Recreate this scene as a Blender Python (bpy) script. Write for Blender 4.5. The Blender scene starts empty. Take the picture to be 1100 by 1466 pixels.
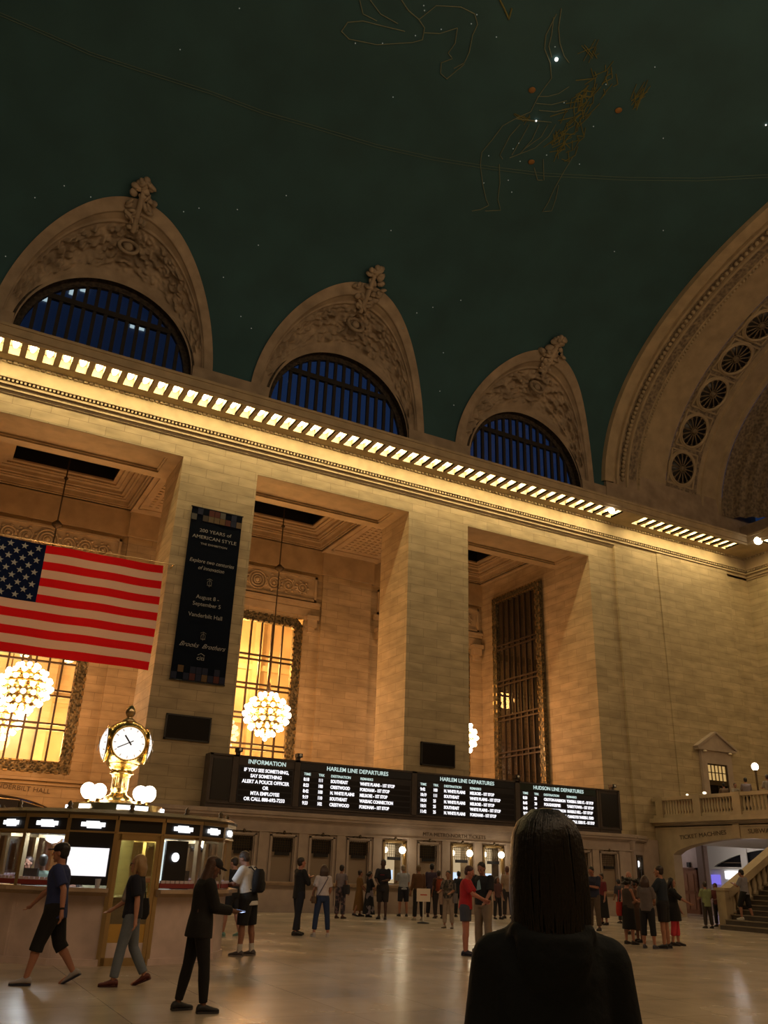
import bpy, bmesh, math, random
import numpy as np
from mathutils import Vector, Matrix, Euler, noise
random.seed(7)
R = math.radians
SC = bpy.context.scene
COL = SC.collection
# ---------------------------------------------------------------- render look
SC.view_settings.view_transform = 'Standard'
SC.view_settings.look = 'None'
SC.view_settings.exposure = 0.0
SC.view_settings.gamma = 1.0
SC.cycles.use_denoising = True
SC.cycles.max_bounces = 6
SC.cycles.diffuse_bounces = 3
SC.cycles.glossy_bounces = 3
SC.cycles.transparent_max_bounces = 10
SC.cycles.sample_clamp_indirect = 3.0
SC.cycles.caustics_reflective = False
SC.cycles.caustics_refractive = False
SC.cycles.use_light_tree = True

# ---------------------------------------------------------------- helpers
def tag(o, label=None, cat=None, group=None, kind=None):
    if label: o['label'] = label
    if cat: o['category'] = cat
    if group: o['group'] = group
    if kind: o['kind'] = kind
    return o

def empty(name, loc=(0, 0, 0), rz=0.0, parent=None):
    o = bpy.data.objects.new(name, None)
    o.empty_display_size = 0.2
    COL.objects.link(o)
    o.location = loc
    o.rotation_euler = (0, 0, rz)
    if parent: o.parent = parent
    return o

def copy_tree(o, parent=None):
    c = o.copy(); COL.objects.link(c)
    if parent: c.parent = parent
    for ch in list(o.children):
        copy_tree(ch, c)
    return c

class MB:
    """collects shapes into one mesh"""
    def __init__(s): s.v = []; s.f = []; s.sm = []
    def add(s, vs, fs, smooth=False):
        b = len(s.v); s.v += [tuple(v) for v in vs]
        for f in fs: s.f.append([i + b for i in f]); s.sm.append(smooth)
    def box(s, x0, x1, y0, y1, z0, z1, M=None):
        vs = [Vector(p) for p in ((x0,y0,z0),(x1,y0,z0),(x1,y1,z0),(x0,y1,z0),(x0,y0,z1),(x1,y0,z1),(x1,y1,z1),(x0,y1,z1))]
        if M: vs = [M @ v for v in vs]
        s.add(vs, [(0,3,2,1),(4,5,6,7),(0,1,5,4),(1,2,6,5),(2,3,7,6),(3,0,4,7)])
        return s
    def bar(s, p0, p1, w, d=None, up=(0,0,1)):
        p0 = Vector(p0); p1 = Vector(p1); d = d or w
        z = (p1 - p0); L = z.length; z.normalize()
        u = Vector(up)
        if abs(z.dot(u)) > .95: u = Vector((1, 0, 0))
        x = z.cross(u).normalized(); y = x.cross(z).normalized()
        M = Matrix((x, y, z)).transposed().to_4x4(); M.translation = p0
        return s.box(-w/2, w/2, -d/2, d/2, 0, L, M)
    def tube(s, pts, rad, seg=8, closed=False, caps=True):
        pts = [Vector(p) for p in pts]; n = len(pts)
        rr = rad if isinstance(rad, (list, tuple)) else [rad]*n
        rings = []; prev = None
        for i, p in enumerate(pts):
            if closed: t = pts[(i+1) % n] - pts[i-1]
            else: t = pts[min(i+1, n-1)] - pts[max(i-1, 0)]
            t.normalize()
            if prev is None:
                a = Vector((0,0,1)) if abs(t.z) < .9 else Vector((1,0,0))
                u = t.cross(a).normalized()
            else:
                u = (prev - t*prev.dot(t)).normalized()
            prev = u; w = t.cross(u)
            rings.append([p + (u*math.cos(2*math.pi*k/seg) + w*math.sin(2*math.pi*k/seg))*rr[i] for k in range(seg)])
        vs = [v for r in rings for v in r]; fs = []
        m = n if closed else n-1
        for i in range(m):
            j = (i+1) % n
            for k in range(seg):
                fs.append((i*seg+k, i*seg+(k+1) % seg, j*seg+(k+1) % seg, j*seg+k))
        s.add(vs, fs, True)
        if caps and not closed:
            s.add(rings[0], [tuple(reversed(range(seg)))]); s.add(rings[-1], [tuple(range(seg))])
        return s
    def lathe(s, prof, c=(0,0,0), seg=24, M=None, smooth=True):
        c = Vector(c); vs = []; n = len(prof)
        for r, z in prof:
            for k in range(seg):
                a = 2*math.pi*k/seg
                v = Vector((r*math.cos(a), r*math.sin(a), z))
                vs.append((M @ v if M else v) + c)
        fs = [(i*seg+k, i*seg+(k+1) % seg, (i+1)*seg+(k+1) % seg, (i+1)*seg+k) for i in range(n-1) for k in range(seg)]
        s.add(vs, fs, smooth)
        if prof[0][0] > 1e-4: s.add(vs[:seg], [tuple(reversed(range(seg)))])
        if prof[-1][0] > 1e-4: s.add(vs[-seg:], [tuple(range(seg))])
        return s
    def ball(s, c, r, seg=16, rings=10, sc=(1,1,1), M=None):
        vs = []; c = Vector(c)
        for i in range(rings+1):
            th = math.pi*i/rings
            for k in range(seg):
                a = 2*math.pi*k/seg
                v = Vector((r*sc[0]*math.sin(th)*math.cos(a), r*sc[1]*math.sin(th)*math.sin(a), -r*sc[2]*math.cos(th)))
                if M: v = M @ v
                vs.append(v + c)
        s.add(vs, [(i*seg+k, i*seg+(k+1) % seg, (i+1)*seg+(k+1) % seg, (i+1)*seg+k) for i in range(rings) for k in range(seg)], True)
        return s
    def loft(s, rings, smooth=True, caps=True):
        n = len(rings[0]); vs = [v for r in rings for v in r]
        s.add(vs, [(i*n+k, i*n+(k+1) % n, (i+1)*n+(k+1) % n, (i+1)*n+k) for i in range(len(rings)-1) for k in range(n)], smooth)
        if caps:
            s.add(rings[0], [tuple(reversed(range(n)))]); s.add(rings[-1], [tuple(range(n))])
        return s
    def prism(s, poly, a, b, axis='y', M=None):
        """poly = list of 2D points, extruded from a to b along an axis"""
        def mk(p, t):
            v = {'y': (p[0], t, p[1]), 'x': (t, p[0], p[1]), 'z': (p[0], p[1], t)}[axis]
            return M @ Vector(v) if M else Vector(v)
        n = len(poly)
        A = [mk(p, a) for p in poly]; B_ = [mk(p, b) for p in poly]
        s.add(A + B_, [tuple(reversed(range(n))), tuple(range(n, 2*n))] + [(i, (i+1) % n, n+(i+1) % n, n+i) for i in range(n)])
        return s
    def grid(s, fn, nu, nv, smooth=True):
        vs = [fn(i/nu, j/nv) for i in range(nu+1) for j in range(nv+1)]
        s.add(vs, [(i*(nv+1)+j, (i+1)*(nv+1)+j, (i+1)*(nv+1)+j+1, i*(nv+1)+j+1) for i in range(nu) for j in range(nv)], smooth)
        return s
    def mesh(s, name):
        me = bpy.data.meshes.new(name)
        me.from_pydata(s.v, [], s.f); 
        me.polygons.foreach_set('use_smooth', s.sm)
        bm = bmesh.new(); bm.from_mesh(me)
        bmesh.ops.recalc_face_normals(bm, faces=bm.faces)
        bm.to_mesh(me); bm.free(); me.update()
        return me
    def build(s, name, mat, parent=None, loc=None, rz=None):
        me = s.mesh(name)
        me.materials.append(mat)
        o = bpy.data.objects.new(name, me); COL.objects.link(o)
        if parent: o.parent = parent
        if loc: o.location = loc
        if rz is not None: o.rotation_euler = (0, 0, rz)
        return o

def struct(o): o['kind'] = 'structure'; return o

# ---------------------------------------------------------------- materials
def newmat(name):
    m = bpy.data.materials.new(name); m.use_nodes = True
    nt = m.node_tree; nt.nodes.clear()
    out = nt.nodes.new('ShaderNodeOutputMaterial')
    return m, nt, out
def N(nt, t, **k):
    n = nt.nodes.new(t)
    for a, b in k.items():
        if a in n.inputs: n.inputs[a].default_value = b
        else: setattr(n, a, b)
    return n
def pbr(name, col, rough=.6, metal=0., bump=0., bscale=20., vary=.0, vscale=4., spec=.5, sheen=0):
    m, nt, out = newmat(name)
    p = N(nt, 'ShaderNodeBsdfPrincipled'); p.inputs['Roughness'].default_value = rough
    p.inputs['Metallic'].default_value = metal
    p.inputs['Base Color'].default_value = (*col, 1)
    p.inputs['Specular IOR Level'].default_value = spec
    nt.links.new(p.outputs[0], out.inputs[0])
    tc = N(nt, 'ShaderNodeTexCoord')
    if vary > 0:
        no = N(nt, 'ShaderNodeTexNoise'); no.inputs['Scale'].default_value = vscale; no.inputs['Detail'].default_value = 5
        nt.links.new(tc.outputs['Object'], no.inputs['Vector'])
        mr = N(nt, 'ShaderNodeMapRange'); mr.inputs['From Min'].default_value = .3; mr.inputs['From Max'].default_value = .7
        mr.inputs['To Min'].default_value = 1-vary; mr.inputs['To Max'].default_value = 1+vary
        nt.links.new(no.outputs['Fac'], mr.inputs['Value'])
        mx = N(nt, 'ShaderNodeVectorMath', operation='SCALE'); mx.inputs[0].default_value = col
        nt.links.new(mr.outputs[0], mx.inputs['Scale'])
        nt.links.new(mx.outputs[0], p.inputs['Base Color'])
    if bump > 0:
        no2 = N(nt, 'ShaderNodeTexNoise'); no2.inputs['Scale'].default_value = bscale; no2.inputs['Detail'].default_value = 4
        nt.links.new(tc.outputs['Object'], no2.inputs['Vector'])
        bp = N(nt, 'ShaderNodeBump'); bp.inputs['Strength'].default_value = bump; bp.inputs['Distance'].default_value = .02
        nt.links.new(no2.outputs['Fac'], bp.inputs['Height']); nt.links.new(bp.outputs[0], p.inputs['Normal'])
    return m
def glow(name, col, strength):
    m, nt, out = newmat(name)
    e = N(nt, 'ShaderNodeEmission'); e.inputs[0].default_value = (*col, 1); e.inputs[1].default_value = strength
    nt.links.new(e.outputs[0], out.inputs[0]); return m
def glass(name, refl=.08, tint=(1, 1, 1), rough=.02):
    m, nt, out = newmat(name)
    t = N(nt, 'ShaderNodeBsdfTransparent'); t.inputs[0].default_value = (*tint, 1)
    g = N(nt, 'ShaderNodeBsdfGlossy'); g.inputs['Roughness'].default_value = rough
    fr = N(nt, 'ShaderNodeMixShader'); fr.inputs[0].default_value = refl
    nt.links.new(t.outputs[0], fr.inputs[1]); nt.links.new(g.outputs[0], fr.inputs[2]); nt.links.new(fr.outputs[0], out.inputs[0])
    return m
def ashlar(name, c1, c2, mortar, bw=1.5, bh=.42, rough=.65, bump=.35, ms=.008):
    """coursed stone blocks: u = x + y, v = z in object space"""
    m, nt, out = newmat(name)
    p = N(nt, 'ShaderNodeBsdfPrincipled'); p.inputs['Roughness'].default_value = rough
    nt.links.new(p.outputs[0], out.inputs[0])
    tc = N(nt, 'ShaderNodeTexCoord'); sx = N(nt, 'ShaderNodeSeparateXYZ'); nt.links.new(tc.outputs['Object'], sx.inputs[0])
    ad = N(nt, 'ShaderNodeMath', operation='ADD'); nt.links.new(sx.outputs[0], ad.inputs[0]); nt.links.new(sx.outputs[1], ad.inputs[1])
    cx = N(nt, 'ShaderNodeCombineXYZ'); nt.links.new(ad.outputs[0], cx.inputs[0]); nt.links.new(sx.outputs[2], cx.inputs[1])
    b = N(nt, 'ShaderNodeTexBrick'); b.inputs['Scale'].default_value = 1; b.inputs['Brick Width'].default_value = bw
    b.inputs['Row Height'].default_value = bh; b.inputs['Mortar Size'].default_value = ms; b.inputs['Mortar Smooth'].default_value = .3
    b.inputs['Color1'].default_value = (*c1, 1); b.inputs['Color2'].default_value = (*c2, 1); b.inputs['Mortar'].default_value = (*mortar, 1)
    nt.links.new(cx.outputs[0], b.inputs['Vector'])
    no = N(nt, 'ShaderNodeTexNoise'); no.inputs['Scale'].default_value = .9; no.inputs['Detail'].default_value = 8
    mp = N(nt, 'ShaderNodeMapping'); mp.inputs['Scale'].default_value = (1, 1, 3.5)
    nt.links.new(tc.outputs['Object'], mp.inputs[0]); nt.links.new(mp.outputs[0], no.inputs['Vector'])
    mr = N(nt, 'ShaderNodeMapRange'); mr.inputs['From Min'].default_value = .3; mr.inputs['From Max'].default_value = .7
    mr.inputs['To Min'].default_value = .78; mr.inputs['To Max'].default_value = 1.18
    nt.links.new(no.outputs['Fac'], mr.inputs['Value'])
    mx = N(nt, 'ShaderNodeVectorMath', operation='SCALE'); nt.links.new(b.outputs['Color'], mx.inputs[0]); nt.links.new(mr.outputs[0], mx.inputs['Scale'])
    nt.links.new(mx.outputs[0], p.inputs['Base Color'])
    bp = N(nt, 'ShaderNodeBump'); bp.inputs['Strength'].default_value = bump; bp.inputs['Distance'].default_value = .03; bp.invert = True
    nt.links.new(b.outputs['Fac'], bp.inputs['Height']); nt.links.new(bp.outputs[0], p.inputs['Normal'])
    return m
def ornament(name, col, dark, scale=4., bump=1., rough=.6, metal=0.):
    m, nt, out = newmat(name)
    p = N(nt, 'ShaderNodeBsdfPrincipled'); p.inputs['Roughness'].default_value = rough; p.inputs['Metallic'].default_value = metal
    nt.links.new(p.outputs[0], out.inputs[0])
    tc = N(nt, 'ShaderNodeTexCoord')
    no = N(nt, 'ShaderNodeTexNoise'); no.inputs['Scale'].default_value = scale*.6; no.inputs['Detail'].default_value = 3; no.inputs['Distortion'].default_value = 1.6
    vo = N(nt, 'ShaderNodeTexVoronoi'); vo.inputs['Scale'].default_value = scale; vo.feature = 'SMOOTH_F1'
    nt.links.new(tc.outputs['Object'], no.inputs['Vector']); nt.links.new(tc.outputs['Object'], vo.inputs['Vector'])
    ml = N(nt, 'ShaderNodeMath', operation='MULTIPLY'); nt.links.new(no.outputs['Fac'], ml.inputs[0]); nt.links.new(vo.outputs['Distance'], ml.inputs[1])
    cr = N(nt, 'ShaderNodeValToRGB'); cr.color_ramp.elements[0].position = .08; cr.color_ramp.elements[1].position = .35
    cr.color_ramp.elements[0].color = (*dark, 1); cr.color_ramp.elements[1].color = (*col, 1)
    nt.links.new(ml.outputs[0], cr.inputs[0]); nt.links.new(cr.outputs[0], p.inputs['Base Color'])
    bp = N(nt, 'ShaderNodeBump'); bp.inputs['Strength'].default_value = bump; bp.inputs['Distance'].default_value = .08
    nt.links.new(ml.outputs[0], bp.inputs['Height']); nt.links.new(bp.outputs[0], p.inputs['Normal'])
    return m
def patterned(name, cols, scale=10., rough=.85):
    m, nt, out = newmat(name)
    p = N(nt, 'ShaderNodeBsdfPrincipled'); p.inputs['Roughness'].default_value = rough
    nt.links.new(p.outputs[0], out.inputs[0])
    tc = N(nt, 'ShaderNodeTexCoord'); vo = N(nt, 'ShaderNodeTexVoronoi'); vo.inputs['Scale'].default_value = scale
    nt.links.new(tc.outputs['Object'], vo.inputs['Vector'])
    sx = N(nt, 'ShaderNodeSeparateColor'); nt.links.new(vo.outputs['Color'], sx.inputs[0])
    cr = N(nt, 'ShaderNodeValToRGB'); cr.color_ramp.interpolation = 'CONSTANT'
    el = cr.color_ramp.elements
    el[0].position = 0; el[0].color = (*cols[0], 1); el[1].position = 1/len(cols); el[1].color = (*cols[1], 1)
    for i in range(2, len(cols)):
        e = el.new(i/len(cols)); e.color = (*cols[i], 1)
    nt.links.new(sx.outputs[0], cr.inputs[0]); nt.links.new(cr.outputs[0], p.inputs['Base Color'])
    return m
def srgb(r, g, b):
    f = lambda c: (c/255/12.92 if c/255 <= .04045 else ((c/255+.055)/1.055)**2.4)
    return (f(r), f(g), f(b))

MAT = {}
MAT['stone'] = ashlar('caen_stone_blocks', (.48, .385, .245), (.40, .32, .20), (.19, .145, .09))
MAT['stone_plain'] = pbr('smooth_stone', (.45, .36, .235), .6, vary=.14, vscale=1.5, bump=.1, bscale=6)
MAT['stone_carved'] = ornament('carved_stone', (.46, .38, .28), (.20, .16, .12), 3.0, 1.)
MAT['lunette'] = pbr('lunette_stone', (.38, .30, .22), .7, vary=.25, vscale=1.2, bump=.5, bscale=5)
MAT['arch_band'] = ornament('arch_band_carving', (.36, .29, .2), (.15, .12, .09), 5.5, 1.)
MAT['bronze'] = pbr('dark_bronze', (.10, .075, .045), .45, .7, bump=.3, bscale=30)
MAT['bronze_orn'] = ornament('ornate_bronze', (.22, .18, .10), (.03, .03, .02), 9., 1., .45, .5)
MAT['mullion'] = pbr('mullion_bronze', (.07, .05, .035), .5, .5)
MAT['mullion_dark'] = pbr('dark_mullion', (.018, .014, .012), .6)
MAT['petal'] = pbr('bronze_petal', (.17, .13, .08), .5)
MAT['gold'] = pbr('polished_brass', (.85, .60, .22), .22, 1.)
MAT['lunette_frame'] = ornament('dark_lunette_frame', (.07, .05, .035), (.015, .012, .01), 7., .8)
MAT['brass'] = pbr('aged_brass', (.62, .48, .28), .28, 1., bump=.1)
MAT['black'] = pbr('black_enamel', (.010, .010, .013), .35)
MAT['screen_off'] = pbr('dark_screen', (.004, .003, .003), .35, spec=.15)
MAT['board'] = pbr('board_grey_metal', (.085, .070, .066), .55, vary=.1, spec=.2)
MAT['board_slat'] = pbr('board_slats', (.012, .012, .022), .4)
MAT['board_dark'] = pbr('board_face', (.014, .013, .018), .5, spec=.2)
MAT['wood'] = pbr('brown_wood', (.22, .10, .05), .5, vary=.2, vscale=8)
MAT['text'] = glow('lit_letters', (1., .97, 1.), 1.15)
MAT['text_head'] = glow('lit_headings', (.80, 1., .92), .75)
MAT['engrave'] = pbr('engraved_letters', (.10, .07, .045), .8)
MAT['banner'] = pbr('navy_banner_cloth', (.006, .009, .018), .9, spec=.05)
MAT['banner_text'] = pbr('banner_print', (.34, .34, .36), .8)
MAT['glass'] = glass('clear_glass', .07)
MAT['booth_glass'] = glass('booth_glass', .10)
MAT['night_glass'] = glass('night_window_glass', .04, (.9, .93, 1.))
MAT['bulb'] = glow('warm_bulb', (1., .80, .55), 9.)
MAT['cornice_bulb'] = glow('cornice_bulb', (1., .84, .55), 14.)
MAT['globe'] = glow('globe_light', (1., .84, .62), 6.)
MAT['white_glow'] = glow('white_panel', (.97, .98, 1.), 1.6)
MAT['marble'] = pbr('pink_marble', (.62, .50, .48), .3, vary=.16, vscale=2.5)
MAT['marble_gold'] = pbr('tan_marble_counter', (.42, .31, .22), .3, vary=.2, vscale=3)
MAT['ticket_stone'] = pbr('ticket_hall_stone', (.42, .34, .29), .5, vary=.12, vscale=2)
MAT['tile_white'] = pbr('white_wall', (.62, .52, .50), .45, vary=.06)
MAT['white'] = pbr('white_paint', (.8, .78, .74), .5)
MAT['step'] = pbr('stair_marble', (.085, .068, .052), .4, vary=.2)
MAT['cream'] = pbr('cream_coffer', (.8, .7, .5), .6)

# floor marble with large square joints
def floor_mat():
    m, nt, out = newmat('polished_marble_floor')
    p = N(nt, 'ShaderNodeBsdfPrincipled'); nt.links.new(p.outputs[0], out.inputs[0])
    tc = N(nt, 'ShaderNodeTexCoord')
    b = N(nt, 'ShaderNodeTexBrick'); b.offset = 0; b.inputs['Scale'].default_value = 1; b.inputs['Brick Width'].default_value = 1.3; b.inputs['Row Height'].default_value = 1.3
    b.inputs['Mortar Size'].default_value = .006
    b.inputs['Color1'].default_value = (.50, .42, .33, 1); b.inputs['Color2'].default_value = (.44, .37, .29, 1); b.inputs['Mortar'].default_value = (.25, .20, .15, 1)
    nt.links.new(tc.outputs['Object'], b.inputs['Vector'])
    no = N(nt, 'ShaderNodeTexNoise'); no.inputs['Scale'].default_value = .7; no.inputs['Detail'].default_value = 7
    nt.links.new(tc.outputs['Object'], no.inputs['Vector'])
    mr = N(nt, 'ShaderNodeMapRange'); mr.inputs['From Min'].default_value = .3; mr.inputs['From Max'].default_value = .7; mr.inputs['To Min'].default_value = .8; mr.inputs['To Max'].default_value = 1.2
    nt.links.new(no.outputs['Fac'], mr.inputs['Value'])
    mx = N(nt, 'ShaderNodeVectorMath', operation='SCALE'); nt.links.new(b.outputs['Color'], mx.inputs[0]); nt.links.new(mr.outputs[0], mx.inputs['Scale'])
    nt.links.new(mx.outputs[0], p.inputs['Base Color'])
    mr2 = N(nt, 'ShaderNodeMapRange'); mr2.inputs['To Min'].default_value = .16; mr2.inputs['To Max'].default_value = .34
    nt.links.new(no.outputs['Fac'], mr2.inputs['Value']); nt.links.new(mr2.outputs[0], p.inputs['Roughness'])
    n3 = N(nt, 'ShaderNodeTexNoise'); n3.inputs['Scale'].default_value = 2.2; n3.inputs['Detail'].default_value = 2
    nt.links.new(tc.outputs['Object'], n3.inputs['Vector'])
    bp = N(nt, 'ShaderNodeBump'); bp.inputs['Strength'].default_value = .12; bp.inputs['Distance'].default_value = .03
    nt.links.new(n3.outputs['Fac'], bp.inputs['Height']); nt.links.new(bp.outputs[0], p.inputs['Normal'])
    return m
MAT['floor'] = floor_mat()
MAT['vault'] = pbr('sea_green_vault', (.032, .096, .118), .85, vary=.14, vscale=.5)

# ---------------------------------------------------------------- deferred text
TEXTS = []
def text(name, body, size, loc, normal, mat, parent=None, align='CENTER', sx=1., shear=0., roll=0., depth=.006, bold=0.):
    """flat letters facing a horizontal direction `normal`"""
    cu = bpy.data.curves.new(name, 'FONT'); cu.body = body; cu.size = size; cu.align_x = align; cu.align_y = 'CENTER'
    cu.shear = shear; cu.extrude = depth; cu.offset = bold; cu.resolution_u = 3
    o = bpy.data.objects.new(name, cu); COL.objects.link(o)
    TEXTS.append((o, name, loc, normal, mat, parent, sx, roll))
def bake_texts():
    dg = bpy.context.evaluated_depsgraph_get(); dg.update()
    for o, name, loc, nrm, mat, parent, sx, roll in TEXTS:
        me = bpy.data.meshes.new_from_object(o.evaluated_get(dg))
        n = Vector(nrm).normalized(); x = Vector((0, 0, 1)).cross(n).normalized(); y = n.cross(x)
        M = Matrix((x, y, n)).transposed().to_4x4(); M.translation = Vector(loc)
        M = M @ Matrix.Rotation(roll, 4, 'Z') @ Matrix.Diagonal((sx, 1, 1, 1))
        me.transform(M); me.materials.clear(); me.materials.append(mat)
        cu = o.data; bpy.data.objects.remove(o); bpy.data.curves.remove(cu)
        p = bpy.data.objects.new(name, me); COL.objects.link(p)
        if parent:
            p.parent = parent
# ================================================================ CAMERA
F = 1203.76
YAW, PITCH, ROLL = R(27.46366564), R(23.03603798), R(2.06058979)
def cam_basis():
    f = Vector((math.sin(YAW)*math.cos(PITCH), math.cos(YAW)*math.cos(PITCH), math.sin(PITCH)))
    r = Vector((math.cos(YAW), -math.sin(YAW), 0)); u = r.cross(f)
    c, s = math.cos(ROLL), math.sin(ROLL)
    return c*r + s*u, -s*r + c*u, f
CR, CU, CF = cam_basis()
cd = bpy.data.cameras.new('camera'); cam = bpy.data.objects.new('camera', cd); COL.objects.link(cam)
cd.sensor_fit = 'VERTICAL'; cd.sensor_height = 36.0; cd.lens = F/1466*36.0; cd.clip_end = 500; cd.clip_start = .05
Mc = Matrix((CR, CU, -CF)).transposed().to_4x4(); Mc.translation = Vector((0, 0, 1.6))
cam.matrix_world = Mc; SC.camera = cam
EYE = Vector((0, 0, 1.6))
def ray(px, py): return (px-550)*CR - (py-733)*CU + F*CF
def on_floor(px, py, z=0.):
    d = ray(px, py); t = (z-1.6)/d.z; return EYE + d*t
def on_y(px, py, Y): d = ray(px, py); return EYE + d*(Y/d.y)
def on_x(px, py, X): d = ray(px, py); return EYE + d*(X/d.x)

# ================================================================ MAIN DIMENSIONS
WY = 33.5                      # pier face of the long wall
BAY = 11.45
PIERS = [(-4.0-.05, -.6), (7.4, 10.85), (18.82, 22.30)]
SPRING = 22.0
def vz(Y):
    u = abs((Y-15)/18.6)
    return SPRING + 11.55*max(0., 1-u**2.2)**(1/2.2)
def vY(z):                     # far-side Y of the vault at height z
    w = min(1., max(0., (z-SPRING)/11.55))
    return 15 + 18.6*max(0., 1-w**2.2)**(1/2.2)

# ---------------------------------------------------------------- floor + far boundaries
struct(MB().box(-40, 46, -4, 52, -.3, 0).build('floor', MAT['floor']))
struct(MB().box(-40, 46, -4.6, -3.9, 0, 23).build('wall_near', MAT['stone']))
struct(MB().box(-40.6, -40, -4, 45, 0, 34.5).build('wall_left', MAT['stone']))
# ---------------------------------------------------------------- piers of the long wall (one wall, piers + lintel + solid end)
w = MB()
w.box(-40, -12.0, WY, 36.35, 0, 19.0)
for a, b in PIERS: w.box(a, b, WY, 36.35, 0, 18.0)
w.box(30.29, 32.1, WY, 44.3, 0, 20.6)
ZP = 4.12
w.box(32.1, 33.6, WY-.15, 44.3, 0, 20.6); w.box(33.6, 35.3, WY-.15, 44.3, ZP, 20.6)
w.box(35.3, 41.1, WY-.20, 44.3, ZP, 20.6)
w.box(41.1, 46, WY-.06, 44.3, ZP, 20.6)
w.box(-12.0, 30.29, WY, WY+.5, 18.0, 20.6)             # lintel front over the bays
w.box(-12.0, 30.29, 35.85, 36.35, 18.0, 20.6)
wall = struct(w.build('wall_far', MAT['stone']))
# soffit of each bay lintel with a sunk panel
s = MB()
for c in (-8.05, 3.4, 14.83, 26.3):
    a, b = c-3.99, c+3.99
    for (x0, x1, y0, y1) in ((a, b, WY+.02, WY+.55), (a, b, 35.75, 36.33), (a, a+.55, WY+.55, 35.75), (b-.55, b, WY+.55, 35.75)):
        s.box(x0, x1, y0, y1, 17.985, 18.3)
    s.box(a+.5, b-.5, WY+.5, 35.8, 18.14, 18.4)
    for (x0, x1, y0, y1) in ((a+.55, b-.55, WY+.55, WY+.63), (a+.55, b-.55, 35.67, 35.75), (a+.55, a+.63, WY+.55, 35.75), (b-.63, b-.55, WY+.55, 35.75)):
        s.box(x0, x1, y0, y1, 18.06, 18.2)
struct(s.build('trim_1', MAT['stone_plain']))
# ---------------------------------------------------------------- back wall of the aisle, Y = 44
BW = 44.0
b = MB()
def window_hole_wall(mb, x0, x1, z0, z1, holes, y0, y1):
    """wall between x0..x1 with rectangular holes [(a,b,c,d)] sorted in x"""
    x = x0
    for (a, b2, c, d) in holes:
        mb.box(x, a, y0, y1, z0, z1)
        if c > z0: mb.box(a, b2, y0, y1, z0, c)
        mb.box(a, b2, y0, y1, d, z1)
        x = b2
    mb.box(x, x1, y0, y1, z0, z1)
WIN = [(c-3.05, c+3.05, 5.26, 14.77) for c in (-8.05, 3.4, 14.83, 26.3)]
window_hole_wall(b, -40, 30.4, 5.0, 21.4, WIN, BW, BW+.6)
b.box(-40, .2, BW, BW+.6, 0, 5.0); b.box(6.3, 30.4, BW, BW+.6, 0, 5.0)
# segmental arch over the passage in the first bay
arc = [(6.3, 5.0), (.2, 5.0)]
for k in range(25):
    t = -1+2*k/24; arc.append((3.25+3.05*t, 3.45+.75*(1-t*t)**.8))
b.prism(arc, BW, BW+.6)
for x0, x1 in ((7.4, 10.85), (18.9, 22.1), (-4.05, -.6)): b.box(x0, x1, BW-.18, BW+.1, 0, 17.6)
struct(b.build('wall_back', MAT['stone']))
# entablature band under the aisle ceiling + string course + lintels over the windows
t = MB()
t.box(-12, 30.3, BW-.14, BW+.1, 17.62, 19.02)
for x0, x1 in ((7.3, 10.95), (18.8, 22.2)): t.box(x0, x1, BW-.3, BW, 17.62, 19.02)
t.box(-.6, 7.4, BW-.1, BW, 4.9, 5.02); t.box(-.6, 7.4, BW-.06, BW, 4.72, 4.8)
for c in (3.4, 14.83, 26.3):
    t.box(c-3.95, c+3.95, BW-.25, BW, 15.62, 15.78); t.box(c-3.95, c+3.95, BW-.15, BW, 15.45, 15.62)
    t.box(c-3.4, c+3.4, BW-.12, BW, 15.0, 15.42)
    for sgn in (-1, 1):
        x = c+sgn*3.45
        t.box(x-.35, x+.35, BW-.5, BW, 14.72, 14.95); t.box(x-.28, x+.28, BW-.4, BW, 14.3, 14.72); t.box(x-.2, x+.2, BW-.28, BW, 14.0, 14.3)
struct(t.build('trim_2', MAT['stone_plain']))
# carved relief panels above the back windows: frame + scrolls
def relief(c, idx):
    root = empty('trim_%d' % idx, (c, BW-.02, 16.62)); struct(root)
    fr = MB()
    X, Z = 3.68, .76
    for (x0, x1, z0, z1) in ((-X, X, Z-.13, Z), (-X, X, -Z, -Z+.13), (-X, -X+.13, -Z, Z), (X-.13, X, -Z, Z)):
        fr.box(x0, x1, -.16, .02, z0, z1)
    fr.build('frame', MAT['stone_plain'], root)
    sc = MB(); sc.box(-X+.1, X-.1, -.04, .02, -Z+.1, Z-.1)
    for rr in (.52, .36, .2): sc.tube([(rr*math.cos(a*math.pi/12), -.10, rr*math.sin(a*math.pi/12)) for a in range(24)], .05, 6, True)
    sc.ball((0, -.06, 0), .16, 10, 6)
    for sg in (-1, 1):
        for k in range(3):
            cx = sg*(1.02+k*.88); rad = .44-.06*k; up = 1 if k % 2 == 0 else -1
            pts = []
            for j in range(30):
                a = j/29*3.6*math.pi; q = rad*(1-.72*j/29)
                pts.append((cx+sg*q*math.cos(a+math.pi), -.09, up*q*math.sin(a+math.pi)))
            sc.tube(pts, [.055-.02*j/29 for j in range(30)], 6)
            for j in range(7):
                a = j/7*2*math.pi
                sc.ball((cx+sg*(rad+.06)*math.cos(a), -.07, (rad+.04)*math.sin(a)), .09, 6, 4, (1.2, .6, .8))
            sc.ball((cx, -.08, 0), .1, 8, 5)
    sc.build('scrollwork', MAT['stone_plain'], root)
for i, c in enumerate((3.4, 14.83, 26.3)): relief(c, 3+i)

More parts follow.
